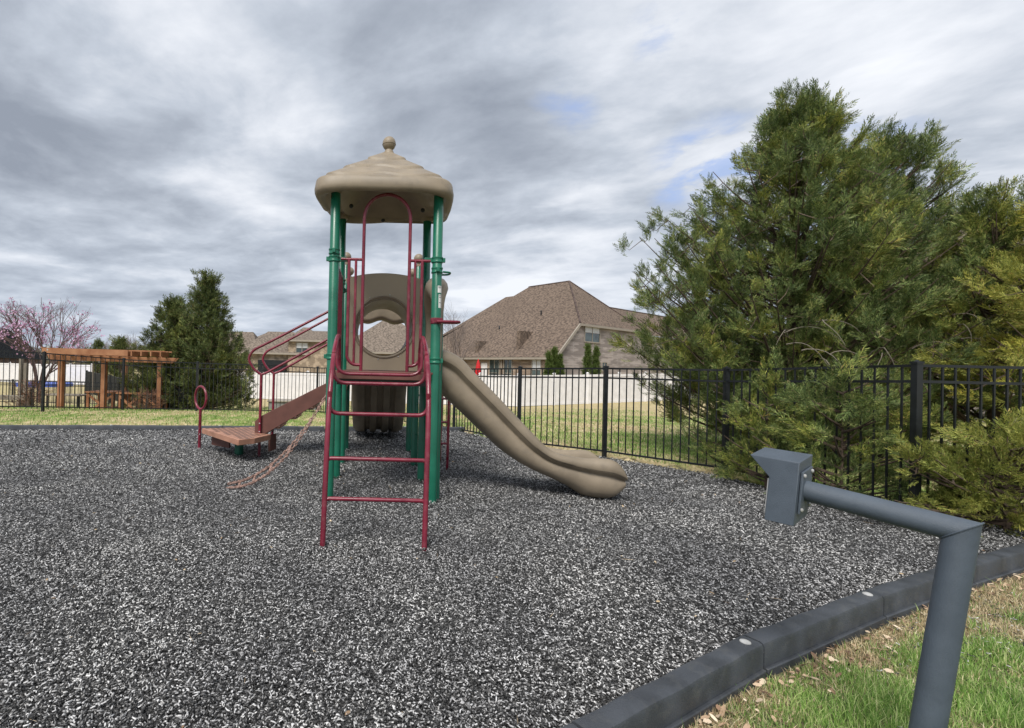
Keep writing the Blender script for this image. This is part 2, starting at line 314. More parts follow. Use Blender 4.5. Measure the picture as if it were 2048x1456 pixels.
def ground():
    xs=axis(-700,700,-30,30,.5,26); ys=axis(-60,900,-4,44,.5,26); X,Y=np.meshgrid(xs,ys)
    Z=hg(X,Y); ins=inpoly(X,Y); Z=np.where(ins,-.35,Z)
    nx=len(xs);ny=len(ys); V=np.stack([X.ravel(),Y.ravel(),Z.ravel()],1)
    i=np.arange((nx-1)*(ny-1)); r=i//(nx-1); c=i%(nx-1); a=r*nx+c
    npmesh('ground',V,np.stack([a,a+1,a+nx+1,a+nx],1),LAWN,smooth=True,kind='structure',label='open turf lawns sloping away beyond the fences')
    # near lawn: follows the kerb exactly, 4 mm and more above the wide sheet
    def sheet(poly,hf,step,mat,name,jit=.3,**k):
        P=np.array(poly); x0,y0=P.min(0); x1,y1=P.max(0); pts=[Vector(p) for p in poly]; n=len(pts)
        gx,gy=np.meshgrid(np.arange(x0,x1,step),np.arange(y0,y1,step)); gx=gx.ravel()+rng.uniform(-jit,jit,gx.size)*step; gy=gy.ravel()+rng.uniform(-jit,jit,gy.size)*step
        ok=inpoly(gx,gy,P); ip=[Vector((a,b)) for a,b in zip(gx[ok],gy[ok])]
        ed=[(q,(q+1)%n) for q in range(n)]
        vo,_,fo,_,_,_=geometry.delaunay_2d_cdt(pts+ip,ed,[],1,1e-5)
        vo=np.array([(v.x,v.y) for v in vo]); z=hf(vo[:,0],vo[:,1])
        npmesh(name,np.column_stack([vo,z]),[list(f) for f in fo],mat,smooth=True,**k)
    sheet(BED,lambda x,y:hb(x,y)-.012,.22,mulch_mat(),'mulch_bed_ground',kind='structure',label='black and grey rubber mulch filling the play area')
    near=[(x,y) for x,y in CUR]+[(9.5,4.95),(9.5,-2.5),(-3.5,-2.5)]
    sheet(near,lambda x,y:-.152+.006*vn(x,y,.8,3)+.0*x,.3,soil_mat(),'lawn_soil',kind='structure',label='soil and thatch under the near lawn')
    bk=[(x,y+.02) for x,y in BCK]+[(2.2,13.0),(-1.88,16.9),(-3.6,16.25),(-5.65,15.9),(-7.65,15.1),(-9.2,13.6),(-17.2,11.5)]
    sheet(bk,lambda x,y:.02-.13*sstep((y-12.5)/4)+.012*vn(x,y,.9,3),.4,LAWN,'grass_verge',kind='structure',label='green and straw coloured grass strip behind the mulch')
def mulch_mat():
    m=bpy.data.materials.new('rubber_mulch_base'); m.use_nodes=True; nt=m.node_tree; b=nt.nodes['Principled BSDF']; L=nt.links.new
    tc=N(nt,'ShaderNodeTexCoord'); n=N(nt,'ShaderNodeTexNoise'); L(tc.outputs['Object'],n.inputs[0]); n.inputs['Scale'].default_value=55; n.inputs['Detail'].default_value=5; n.inputs['Roughness'].default_value=.7; n.inputs['Distortion'].default_value=1.2
    v=N(nt,'ShaderNodeTexVoronoi'); L(tc.outputs['Object'],v.inputs[0]); v.inputs['Scale'].default_value=70
    c=ramp(nt,math_(nt,'ADD',math_(nt,'MULTIPLY',n.outputs['Fac'],.8),math_(nt,'MULTIPLY',v.outputs['Distance'],.25)),[(.42,.012),(.50,.035),(.56,.16),(.62,.40)])
    L(c,b.inputs['Base Color']); b.inputs['Roughness'].default_value=.75
    bp=N(nt,'ShaderNodeBump'); bp.inputs['Strength'].default_value=1; bp.inputs['Distance'].default_value=.02; L(n.outputs['Fac'],bp.inputs['Height']); L(bp.outputs[0],b.inputs['Normal'])
    return m
def soil_mat(): return M('thatch_soil',(.10,.085,.045),.95,.3,30,bump=.6,bscale=50,col2=(.03,.04,.015))
def rotm(yaw,pitch,roll):
    cy,sy=np.cos(yaw),np.sin(yaw);cp,sp=np.cos(pitch),np.sin(pitch);cr,sr=np.cos(roll),np.sin(roll)
    return np.stack([np.stack([cy*cp,cy*sp*sr-sy*cr,cy*sp*cr+sy*sr],-1),np.stack([sy*cp,sy*sp*sr+cy*cr,sy*sp*cr-cy*sr],-1),np.stack([-sp,cp*sr,cp*cr],-1)],-2)
def line_dist(x,y,PL):
    d=np.full(x.shape,9.)
    for (x1,y1),(x2,y2) in zip(PL[:-1],PL[1:]):
        vx,vy=x2-x1,y2-y1; t=np.clip(((x-x1)*vx+(y-y1)*vy)/(vx*vx+vy*vy),0,1); d=np.minimum(d,np.hypot(x-x1-t*vx,y-y1-t*vy))
    return d
curb_dist=lambda x,y: line_dist(x,y,CUR)
def mulch():
    P=[]
    for y0,y1,den,sz in((1.2,2.6,11500,1.12),(2.6,4.2,8200,1.08),(4.2,6.5,4000,1.15),(6.5,9,1700,1.5),(9,12.6,700,2.1)):
        x0,x1=-.95*y1-.6,1.0*y1+1.2; n=int((x1-x0)*(y1-y0)*den)
        x=rng.uniform(x0,x1,n);y=rng.uniform(y0,y1,n); ok=inpoly(x,y)&(x>-.95*y-.6)&(line_dist(x,y,CUR)>.118)&(line_dist(x,y,BCK)>.118); x=x[ok];y=y[ok]
        P.append(np.column_stack([x,y,np.full(len(x),sz)]))
    P=np.concatenate(P); n=len(P)
    L=rng.gamma(4,.0024,n)*P[:,2]+.004; w=rng.uniform(.0011,.0032,n)*P[:,2]; t=rng.uniform(.0012,.0030,n)*P[:,2]; bend=rng.uniform(-.5,.5,n)*L
    # box with a bent middle: 3 cross-sections of 4 vertices
    xs=np.array([-1,0,1]); V=np.zeros((n,12,3))
    for a in range(3):
        tw=.75 if a!=1 else 1.0
        for k,(sy,sz) in enumerate(((-1,-1),(1,-1),(1,1),(-1,1))):
            V[:,a*4+k,0]=xs[a]*L*.5; V[:,a*4+k,1]=sy*w*tw+(bend*.5 if a==1 else 0); V[:,a*4+k,2]=sz*t
    Rm=rotm(rng.uniform(0,6.28,n),rng.normal(0,.38,n),rng.normal(0,.7,n))
    V=np.einsum('nij,nkj->nki',Rm,V); z=hb(P[:,0],P[:,1])+rng.uniform(-.006,.010,n)*P[:,2]
    V+=np.stack([P[:,0],P[:,1],z],-1)[:,None,:]
    q=[]
    for a in(0,1):
        for k in range(4): q.append((a*4+k,a*4+(k+1)%4,(a+1)*4+(k+1)%4,(a+1)*4+k))
    q+=[(3,2,1,0),(8,9,10,11)]; Q=(np.array(q)[None]+12*np.arange(n)[:,None,None]).reshape(-1,4)
    mt=island_mat('rubber_shreds',[(0,.013),(.34,.036),(.52,.08),(.64,.17),(.76,.33),(.91,.54),(1,.74)],.6,[(.34,(.72,.72,.74)),(.66,(1.25,1.24,1.22))],.9,spec=.4)
    npmesh('rubber_mulch',V.reshape(-1,3),Q,mt,kind='stuff',label='loose shredded black and grey rubber mulch')
def blades(name,x,y,hf,h,w,mat,lean=.5,**k):
    n=len(x); yaw=rng.uniform(0,6.28,n); ln=rng.normal(0,lean,n); ld=rng.uniform(0,6.28,n)
    bx=np.cos(yaw)*w*.5; by=np.sin(yaw)*w*.5; z=hf
    tx=np.cos(ld)*ln*h; ty=np.sin(ld)*ln*h
    V=np.zeros((n,6,3)); th=np.sqrt(np.clip(1-ln**2*.5,.15,1))
    V[:,0]=np.stack([x-bx,y-by,z],-1); V[:,1]=np.stack([x+bx,y+by,z],-1)
    V[:,2]=np.stack([x+bx*.8+tx*.35,y+by*.8+ty*.35,z+h*.55*th],-1); V[:,3]=np.stack([x-bx*.8+tx*.35,y-by*.8+ty*.35,z+h*.55*th],-1)
    V[:,4]=np.stack([x+bx*.15+tx,y+by*.15+ty,z+h*.95*th],-1); V[:,5]=np.stack([x-bx*.15+tx,y-by*.15+ty,z+h*.95*th],-1)
    Q=(np.array([(0,1,2,3),(3,2,4,5)])[None]+6*np.arange(n)[:,None,None]).reshape(-1,4)
    return npmesh(name,V.reshape(-1,3),Q,mat,kind='stuff',**k)
GRASSM=island_mat('grass_blades',[(0,(.07,.16,.03)),(.35,(.18,.33,.07)),(.65,(.31,.46,.13)),(.87,(.50,.60,.26)),(1,(.70,.66,.42))],.55,[(.35,(.75,.8,.7)),(.65,(1.1,1.1,1.0))],1.6,spec=.4,transl=.3)
DRYM=island_mat('dry_blades',[(0,(.26,.19,.10)),(.4,(.52,.41,.24)),(.8,(.72,.60,.39)),(1,(.80,.72,.52))],.7,spec=.3,transl=.2)
LEAFM=island_mat('dead_leaves',[(0,(.10,.06,.04)),(.4,(.27,.17,.11)),(.72,(.46,.33,.22)),(1,(.70,.60,.46))],.7)
def lawn():
    n=620000; x=rng.uniform(.2,7.5,n); y=rng.uniform(.7,4.8,n)
    ok=~inpoly(x,y)&(curb_dist(x,y)>.02)&(x<1.75*y+1.5)&(y<1.6+.48*x); x=x[ok];y=y[ok]; d=curb_dist(x,y)
    edge=.08+.11*vn(x,y,.22,4)+.10*vn(x,y,.09,7)+.16*np.clip(x-3,0,3)
    g=rng.uniform(size=len(x))<np.clip((d-edge)/.16+.12,.05,1)*np.clip(.85+.3*vn(x,y,.17,9),.45,1)
    near=np.clip(2.4/np.maximum(y,1.2),.6,1)
    keep=rng.uniform(size=len(x))<np.clip(2.2/y,.4,1); 
    gx,gy=x[g&keep],y[g&keep]
    blades('lawn_grass',gx,gy,np.full(len(gx),-.155),rng.uniform(.022,.080,len(gx))*np.clip(1+.55*vn(gx,gy,.13,3),.35,1.7),rng.uniform(.0018,.0036,len(gx))*np.clip(gy/2.2,1,1.8),GRASSM,.62,label='fresh green lawn grass in the near corner')
    s=~g&keep&(rng.uniform(size=len(x))<.95); dx,dy=x[s],y[s]
    blades('dry_grass',dx,dy,np.full(len(dx),-.152),rng.uniform(.012,.055,len(dx)),rng.uniform(.002,.0045,len(dx)),DRYM,1.1,label='dry straw coloured grass beside the border timbers')
    # leaf litter along the border
    n=11000; x=rng.uniform(.9,6.5,n);y=rng.uniform(1.2,4.6,n); d=curb_dist(x,y); ok=~inpoly(x,y)&(d>.03)&(rng.uniform(size=n)<np.exp(-((d-.02)/.16)**2)); x=x[ok];y=y[ok];n=len(x)
    s=rng.uniform(.008,.030,n); V=np.array([(-1,0,0),(-.3,.42,.12),(.5,.34,.2),(1,0,.05),(.5,-.36,.18),(-.3,-.4,.1)])[None]*s[:,None,None]*rng.uniform(.6,1.3,(n,1,3))
    V=np.einsum('nij,nkj->nki',rotm(rng.uniform(0,6.28,n),rng.normal(0,.4,n),rng.normal(0,.4,n)),V)+np.stack([x,y,np.full(n,-.135)+rng.uniform(0,.02,n)],-1)[:,None]
    Q=(np.array([(0,1,2,3),(0,3,4,5)])[None]+6*np.arange(n)[:,None,None]).reshape(-1,4); npmesh('fallen_leaves',V.reshape(-1,3),Q,LEAFM,kind='stuff',label='brown leaf litter along the border timbers')
    # stray mulch spilled onto the lawn at the right
    # verge behind the mulch and the yard beyond the fence: coarser tufts
    n=120000; x=rng.uniform(-15,13,n); y=rng.uniform(9.3,26,n); ok=~inpoly(x,y)&(x>-.95*y)&(x<.75*y+1.5)
    x=x[ok];y=y[ok]; keep=rng.uniform(size=len(x))<np.clip((15/y)**2,.2,1); x=x[keep];y=y[keep]
    z=hg(x,y); verge=(y<16.5)&(x<2)&(z<.03); z=np.where((x<2.1)&(y<16.5),np.maximum(z,.015-.13*sstep((y-12.5)/4)),z)
    f=vn(x,y,1.3,6)+.5*vn(x,y,.45,8)+rng.normal(0,.35,len(x)); gm=f<(.25)
    blades('yard_grass',x[gm],y[gm],z[gm],rng.uniform(.03,.07,gm.sum()),rng.uniform(.008,.018,gm.sum()),GRASSM,.7,label='patchy green grass of the yards around the fence')
    gm=~gm; blades('yard_dry_grass',x[gm],y[gm],z[gm],rng.uniform(.02,.05,gm.sum()),rng.uniform(.008,.018,gm.sum()),DRYM,1.0,label='straw coloured tufts of the yards around the fence')
    # grass in front of and under the right-hand trees
    n=26000; x=rng.uniform(4,14,n); y=rng.uniform(5.2,12,n); ok=~inpoly(x,y); x=x[ok];y=y[ok]
    blades('rough_grass',x,y,hg(x,y),rng.uniform(.03,.08,len(x)),rng.uniform(.005,.012,len(x)),GRASSM,.7,label='grass under the cypress trees behind the fence')
def debris():
    n=420; x=rng.uniform(-7,6,n)*1.0; y=rng.uniform(1.6,9.5,n); ok=inpoly(x,y)&(line_dist(x,y,CUR)>.15); x=x[ok];y=y[ok];n=len(x)
    s=rng.uniform(.006,.016,n)*(1+y*.08); V=np.array([(-1,0,0),(-.3,.42,.12),(.5,.34,.2),(1,0,.05),(.5,-.36,.18),(-.3,-.4,.1)])[None]*s[:,None,None]
    k=rng.uniform(size=n)<.45; V[k]*=np.array([2.6,.16,.6])
    V=np.einsum('nij,nkj->nki',rotm(rng.uniform(0,6.28,n),rng.normal(0,.25,n),rng.normal(0,.4,n)),V)+np.stack([x,y,hb(x,y)+.010],-1)[:,None]
    Q=(np.array([(0,1,2,3),(0,3,4,5)])[None]+6*np.arange(n)[:,None,None]).reshape(-1,4); npmesh('leaf_litter',V.reshape(-1,3),Q,island_mat('litter',[(0,(.20,.12,.07)),(.5,(.42,.32,.20)),(1,(.62,.52,.38))],.8),kind='stuff',label='stray bits of leaf and straw on the mulch')
    # mulch chips kicked over the border onto the lawn by the slate post
    n=5200; x=rng.uniform(2.4,6.2,n); y=rng.uniform(2.2,4.6,n); d=curb_dist(x,y); ok=~inpoly(x,y)&(d>.02)&(rng.uniform(size=n)<np.clip(.03+.9*np.exp(-((x-3.9)/.8)**2-((d-.32)/.20)**2),0,1)); x=x[ok];y=y[ok];n=len(x)
    V=np.array([(-1,-.3,0),(-1,.3,0),(1,.25,0),(1,-.25,0),(-1,-.3,.3),(-1,.3,.3),(1,.25,.3),(1,-.25,.3)])[None]*rng.uniform(.004,.011,(n,1,1))
    V=np.einsum('nij,nkj->nki',rotm(rng.uniform(0,6.28,n),rng.normal(0,.3,n),rng.normal(0,.5,n)),V)+np.stack([x,y,np.full(n,-.125)+rng.uniform(0,.02,n)],-1)[:,None]
    Q=(np.array([(0,3,2,1),(4,5,6,7),(0,1,5,4),(1,2,6,5),(2,3,7,6),(3,0,4,7)])[None]+8*np.arange(n)[:,None,None]).reshape(-1,4); npmesh('spilled_mulch',V.reshape(-1,3),Q,bpy.data.materials['rubber_shreds'],kind='stuff',label='rubber chips spilled over the border onto the grass')
ground(); mulch(); lawn(); debris()
mb=MB()
for k in range(1): 
    P=[(-13.2,11.3),(-10.2,12.0),(-8.7,13.0),(-9.4,13.3),(-13.0,12.6)]
    mb.add([(x,y,.055+.03*math.sin(x*3)) for x,y in P],[tuple(range(5))])
mb.build('pine_straw_ground',M('pine_straw',(.20,.085,.05),.95,.3,30,bump=.8,bscale=80,col2=(.08,.035,.02)),kind='structure',label='patch of reddish pine straw at the left end of the verge')
# ------------------------------------------------------------------ border timbers
def timbers():
    def seg(p,q,z0,z1,w,side,label,group,bolt=True):
        p=Vector(p);q=Vector(q); d=(q-p).normalized(); nrm=Vector((-d.y,d.x))*side
        o=empty('border_timber',(p.x,p.y,z0),label=label,cat='border timber',group=group); g=.006
        a=p+d*g; b=q-d*g; n=9; secs=[]
        for i in range(n+1):
            t=i/n; c=a.lerp(b,t); wv=.004*math.sin(i*2.1+p.x*3); e=[(0,z0),(0,z1-.022+wv),(.007,z1-.006+wv),(.022,z1+wv),(w-.022,z1+wv),(w-.006,z1-.008+wv),(w,z1-.026+wv),(w,z0)]
            secs.append([Vector((c.x+nrm.x*s,c.y+nrm.y*s,z)) for s,z in e])
        m=MB(); m.loft(secs); m.build('timber_beam',CURB,o)
        m=MB(); c=b-d*.07+nrm*w*.5; m.lathe((c.x,c.y,z1),[(.028,0),(.026,.006),(.016,.011),(.004,.013)],18)
        if bolt: m.build('stake_cap',STEEL,o)
        # foot ledge on the outer side
        m=MB(); c=(a+b)/2-nrm*.008; L=(b-a).length
        m.box((c.x,c.y,(z0+z1)/2-.052),(L*.995,.022,(z1-z0)*.36),math.atan2(d.y,d.x)); m.build('lower_rib',CURB,o,bevel=.006)
    lab=['black timber border piece nearest the camera, running out at the bottom edge','black border piece cut by the bottom edge of the photo','black border piece ending in the nearest steel cap, below the keypad','black border piece between the two steel caps','black border piece passing behind the slate post','black border piece right of the slate post','black border piece at the far right by the golden branches']
    for i in range(len(CUR)-1): seg(CUR[i],CUR[i+1],-.22,.03,.115,1,lab[i],'near border timbers')
    bl='far border piece along the back of the mulch, '
    wh=['outside the left edge','at the left edge','left of the pergola','below the left pergola post','below the pergola','below the round juniper','behind the low transfer platform','hidden behind the green posts','behind the tower']
    for i in range(len(BCK)-1): seg(BCK[i],BCK[i+1],-.1,.085,.115,-1,bl+wh[i],'far border timbers')
timbers()
# ------------------------------------------------------------------ black aluminium fence
def fence(name,pts,H,label,step=.13,group=None,base=.07,pr=.008,post=.032,rails=(0,.17,'b'),cat='fence',hang=0,skip=0):
    o=empty(name,(pts[0][0],pts[0][1],pts[0][2]),label=label,cat=cat,group=group)
    for i,p in enumerate(pts[skip:]):
        m=MB(); m.box((p[0],p[1],p[2]+H/2-.05),(post*2,post*2,H+.1)); m.box((p[0],p[1],p[2]+H+.012),(post*2+.014,post*2+.014,.024)); m.lathe((p[0],p[1],p[2]+H+.024),[(post+.003,0),(.006,.018)],4); m.build('post',BLACKM,o,smooth=False)
    for a,b in zip(pts[:-1],pts[1:]):
        m=MB(); a=Vector(a);b=Vector(b); d=b-a; L=math.hypot(d.x,d.y); e=d*(post/L)
        for zt in (H-.02,H-.19,base+.02): m.beam(a+e+Vector((0,0,zt)),b-e+Vector((0,0,zt)),.026,.03)
        n=max(2,round(L/step))
        for k in range(1,n):
            p=a+d*k/n; m.box((p.x,p.y,p.z+(base+H)/2-.01-hang/2),(pr*2,pr*2,H-base-.04+hang),math.atan2(d.y,d.x))
        m.build('panel',BLACKM,o,smooth=False)
    return o
fl=[(-12.9,11.4,.22),(-11.1,12.35,.17),(-9.14,13.57,.10),(-7.65,15.0,-.017),(-5.65,15.76,-.068),(-3.64,16.08,-.08),(-1.88,16.77,-.137)]
fence('metal_fence',fl,1.6,'black picket fence running along the left behind the mulch and handrails',hang=.05)
fr=[(-1.88,16.77,-.137),(-.55,15.3,-.1),(.78,13.85,-.08),(2.10,12.38,-.066),(3.04,10.03,-.024),(4.22,8.81,.01),(5.40,7.43,.015),(5.83,5.22,.086)]
fence('metal_fence',fr,1.6,'black picket fence between the tan slide and the white vinyl fence',step=.125,hang=.0,skip=1)
fence('metal_fence',[(5.83,5.22,.086),(7.75,5.1,.09),(9.6,5.0,.09)],1.6,'black picket fence at the right edge, half hidden by golden cypress branches',step=.13,skip=1)
# ------------------------------------------------------------------ gooseneck keypad post
def keypad():
    o=empty('keypad_post',(2.25,1.98,-.15),label='slate grey gooseneck post with angled keypad housing on its arm, nearest thing at the right',cat='keypad post')
    A=Vector((2.335,1.925,.915)); Bm=Vector((2.235,1.99,-.25)); E=Vector((2.090,2.352,.962)); r=.049
    d1=(Bm-A).normalized(); d2=(E-A).normalized(); nrm=(d1-d2).normalized()   # mitre plane
    bis=(d1+d2).normalized(); 
    def pipe(end,d,name):
        ref=d1.cross(d2).normalized(); w=d.cross(ref).normalized(); n=40; s1=[];s2=[]
        for k in range(n):
            a=2*PI*k/n; off=(ref*math.cos(a)+w*math.sin(a))*r
            t=-off.dot(nrm)/d.dot(nrm); s1.append(A+off+d*t); s2.append(end+off)
        m=MB(); m.loft([s1,s2]); m.build(name,GREY,o,ang=30)
    pipe(Bm,d1,'post'); pipe(E,d2,'arm')
    m=MB(); ring=[]; ref=d1.cross(d2).normalized(); w=d1.cross(ref).normalized()
    for k in range(32):
        a=2*PI*k/32; off=(ref*math.cos(a)+w*math.sin(a))*(r+.001); ring.append(A+off+d1*(-off.dot(nrm)/d1.dot(nrm)))
    m.tube(ring,.0036,6,closed=True); m.build('weld_seam',GREY,o)
    Cn=Vector((2.023,2.30,1.101)); aV=Vector((-.079,.20,.002)); zV=Vector((.036,.015,.295)); sV=Vector((.171,.12,.023)); ax=aV.normalized(); up=zV.normalized(); sx=-sV.normalized(); sw=sV.length
    def Q(a,sd,z): return Cn+aV*a+sV*sd+zV*z      # a: along the arm, sd: 0 near side .. 1 far side, z: 0 top .. -1 bottom
    def P(a,s_,z): return Q(.575,.5,-.62)+ax*(a-.10)+sx*s_+up*z
    m=MB(); m.prism([Q(a,0,z) for a,z in((0,0),(1,0),(.56,-.31),(.575,-1.02),(0,-1))],sV); m.build('keypad_housing',GREY,o,bevel=.003)
    hw=sw/2
    m=MB(); m.prism([P(.10,hw-.012,.08),P(.10,-hw+.012,.08),P(.10,-hw+.012,-.09),P(.10,hw-.012,-.09)],ax*.005); kp=m.build('keypad_face',STEEL,o,smooth=False)
    for i in range(3):
        for j in range(4): m=MB(); c=P(.106,(i-1)*.028,.06-.04*j); m.prism([c+sx*.009+up*.01,c-sx*.009+up*.01,c-sx*.009-up*.01,c+sx*.009-up*.01],ax*.004); m.build('button',BLACKM,kp,smooth=False)
    m=MB(); m.prism([Q(-.01,.14,-.17),Q(-.01,.86,-.17),Q(-.01,.86,-.83),Q(-.01,.14,-.83)],-ax*.010); m.build('mounting_plate',GREY,o,bevel=.002)
    for sd in(.22,.78):
        for z in(-.23,-.77):
            m=MB(); c=Q(-.01,sd,z)-ax*.009; m.tube([c,c-ax*.006,c-ax*.009],[.009,.009,.004],10); m.build('bolt',STEEL,o)
keypad()
# ------------------------------------------------------------------ play structure
PX=[-.475,.725]; PY=[5.67,6.87,8.07,9.27]; G=[-.0,-.06,-.08,-.1]; DZ=1.46
def play():
    o=empty('play_structure',(.125,7.4,0),label='playground tower with tan peaked roof, green posts, maroon ladders and a tan slide',cat='play structure')
    sk=lambda y:(y-5.67)*.02  # the rows drift slightly to one side
    # posts
    def post(x,y,z1,cap):
        m=MB(); m.lathe((x,y,-.3),[(.057,0),(.057,z1+.3-.01),(.05,z1+.3)],24); p=m.build('post',GREEN,o)
        if cap:
            m=MB(); m.lathe((x,y,z1),[(.06,-.03),(.06,0),(.03,.012),(.028,.03)],18); m.ball((x,y,z1+.105),.082,18); m.build('post_cap',TAN,p)
        return p
    for r in range(4):
        for s in(0,1): post(PX[s]+sk(PY[r])*-.0,PY[r],3.60 if r<2 else 3.22,r>=2)
    # collars (clamps)
    def collar(x,y,z,dx,dy=0,L=.10):
        m=MB(); m.lathe((x,y,z),[(.060,-.034),(.068,-.032),(.068,-.016),(.063,-.012),(.063,.012),(.068,.016),(.068,.032),(.060,.034)],24)
        if dx or dy:
            m.box((x+dx*(L*.5+.05),y+dy*(L*.5+.05),z),(L if dx else .03,L if dy else .03,.05)); m.box((x-dx*.075,y-dy*.075,z),(.035,.035,.05))
        m.build('collar',GREEN,o,bevel=.003)
    collar(PX[0],PY[0],2.84,0,1); collar(PX[0],PY[0],2.755,1,0); collar(PX[1],PY[0],2.77,-1,0); collar(PX[1],PY[0],2.65,0,1,.06)
    collar(PX[0],PY[1],2.70,0,-1); collar(PX[0],PY[1],2.58,1,0,.05); collar(PX[1],PY[1],2.72,0,-1)
    collar(PX[0],PY[0],1.62,1,0,.05); collar(PX[1],PY[0],1.60,-1,0,.05)
    m=MB(); lp=[(PX[1]+.07,PY[0]-.03,2.63),(PX[1]+.16,PY[0]-.0,2.63),(PX[1]+.16,PY[0]+.13,2.63),(PX[1]+.05,PY[0]+.15,2.63)]; m.tube(fillet(lp,.05),.012,8); m.build('hand_loop',GREEN,o)
    # short driver post with maroon loop
    m=MB(); m.lathe((PX[1]+.045,PY[0]+.10,-.3),[(.057,0),(.057,2.46),(.05,2.475)],20); m.build('short_post',GREEN,o)
    m=MB(); m.box((PX[1]+.02,PY[0]-.06,2.065),(.10,.035,.05)); m.tube(fillet([(PX[1]+.0,PY[0]-.08,2.05),(PX[1]+.27,PY[0]-.08,2.05),(PX[1]+.27,PY[0]+.10,2.055),(PX[1]+.02,PY[0]+.1,2.055)],.07),.017,10); m.lathe((PX[1],PY[0],2.06),[(.06,-.035),(.066,-.03),(.066,.03),(.06,.035)],20); m.build('steering_loop',RED,o)
    # stickers
    def sticker(z0,z1,a0,a1):
        m=MB(); n=6; v=[];r=.0585
        for z in(z0,z1):
            for k in range(n+1): a=R(a0+(a1-a0)*k/n); v.append((PX[1]+r*math.cos(a),PY[0]+r*math.sin(a),z))
        m.add(v,[(k,k+1,n+2+k,n+1+k) for k in range(n)]); return m.build('warning_label',STICK,o)
    s1=sticker(2.385,2.465,-85,-25); s2=sticker(2.21,2.365,-72,-20)
    for z,a0,a1 in((2.452,-80,-34),(2.44,-78,-50),(2.35,-66,-26),(2.33,-66,-30),(2.27,-66,-34)):
        v=[];r=.0592;m=MB()
        for zz in(z-.003,z+.003):
            for k in range(5): a=R(a0+(a1-a0)*k/4); v.append((PX[1]+r*math.cos(a),PY[0]+r*math.sin(a),zz))
        m.add(v,[(k,k+1,6+k,5+k) for k in range(4)]); m.build('label_print',BLACKM,s1 if z>2.4 else s2,smooth=False)
    # decks
    for a,b in((0,1),(2,3)):
        cy=(PY[a]+PY[b])/2; m=MB(); x0,x1=PX[0]+.02,PX[1]-.02; y0,y1=PY[a]-.05,PY[b]+.05
        m.box(((x0+x1)/2,cy,DZ-.012),(x1-x0,y1-y0,.024)); 
        for yy in(y0,y1): m.box(((x0+x1)/2,yy,DZ-.05),(x1-x0-.05,.022,.09))
        for xx in(x0,x1): m.box((xx,cy,DZ-.052),(.022,y1-y0-.14,.088))
        for k in range(3): m.box((x0+.25+.32*k,cy,DZ-.06),(.04,y1-y0-.05,.05))
        m.build('deck',REDB,o,bevel=.004)
    # roof
    n=120; prof=[]; 
    def sq(t,p=6.5): return (abs(math.cos(t))**p+abs(math.sin(t))**p)**(-1/p)
    S=np.concatenate([np.linspace(.05,.965,160)]); verts=[];cx,cy,hw=.145,6.25,.815
    rows=[]
    for s in S:
        row=[]
        for k in range(n):
            t=2*PI*k/n; z=4.315-.585*s**.97
            for g,am,fq,ph in((.33,.03,3,.3),(.62,.035,5,1.2),(.885,.02,6,2.)):
                gg=g+am*math.sin(fq*t+ph); z-= .022/(1+math.exp(-max(min((s-gg)*600,50),-50)))+.030*math.exp(-((s-gg-.008)/.008)**2)
            z-=.02*math.sin(4*t*1)**2*s
            row.append((s,t,z-.015))
        rows.append(row)
    for s,z in((.98,3.66),(.995,3.64),(1.005,3.61),(1.012,3.575),(1.008,3.54),(.995,3.515),(.97,3.50),(.93,3.50),(.89,3.515),(.86,3.54),(.84,3.57),(.75,3.62),(.60,3.72),(.35,3.86),(.05,3.98)):
        row=[]
        for k in range(n):
            t=2*PI*k/n; bk_=max(0,math.sin(t)); wv=(.05*math.sin(3*t-.9)*bk_+.008*math.sin(5*t)) if .8<s and z<3.55 else 0; cd=(-.03*abs(math.sin(2*t))**4*(1-bk_) if s>.85 and z<3.62 else 0)+(.13*bk_*min(1,s/.8) if z<3.58 else 0)
            row.append((s,t,z+wv*.8+cd))
        rows.append(row)
    for row in rows:
        for s,t,z in row: r=s*hw*sq(t); verts.append((cx+r*math.cos(t)+.07*r*math.sin(t)/.815-.01,cy+r*math.sin(t),z))
    m=MB(); fs=[(i*n+k,i*n+(k+1)%n,(i+1)*n+(k+1)%n,(i+1)*n+k) for i in range(len(rows)-1) for k in range(n)]; fs+=[tuple(range(n))[::-1],tuple(range((len(rows)-1)*n,len(rows)*n))]
    m.add(verts,fs); rf=m.build('roof',TAN,o,ang=50)
    m=MB(); m.lathe((cx,cy,4.25),[(.075,-.03),(.06,.03),(.045,.055),(.05,.07)],20); m.ball((cx,cy,4.385),.086,22,1.05); m.lathe((cx,cy,4.372),[(.086,-.004),(.0885,0),(.086,.004)],24); m.build('finial',TAN,rf)
    for k in range(4): m=MB(); m.lathe((PX[k%2],PY[k//2],3.52+.06*(k//2)),[(.062,0),(.08,.01),(.085,.05),(.09,.07)],20); m.build('post_socket',TAN,rf)
    m=MB()
    for x,y in((.1,6.98),(-.33,6.4),(.62,6.5)): m.ball((x,y,3.62),.03,10)
    m.build('drain_plug',BLACKM,rf)
    # front barrier with arch
    y=5.66; r=.0195; m=MB(); ax0,ax1=PX[0]+.34,PX[0]+.877; top=3.52; arc=[]
    cxm=(ax0+ax1)/2; rr=(ax1-ax0)/2
    arc=[(ax0,y,DZ-.02)]+[(cxm-rr*math.cos(PI*k/18),y,top-rr*1.05+rr*1.05*math.sin(PI*k/18)) for k in range(19)]+[(ax1,y,DZ-.02)]
    m.tube(arc,r,12); en=m.build('entrance_arch',RED,o)
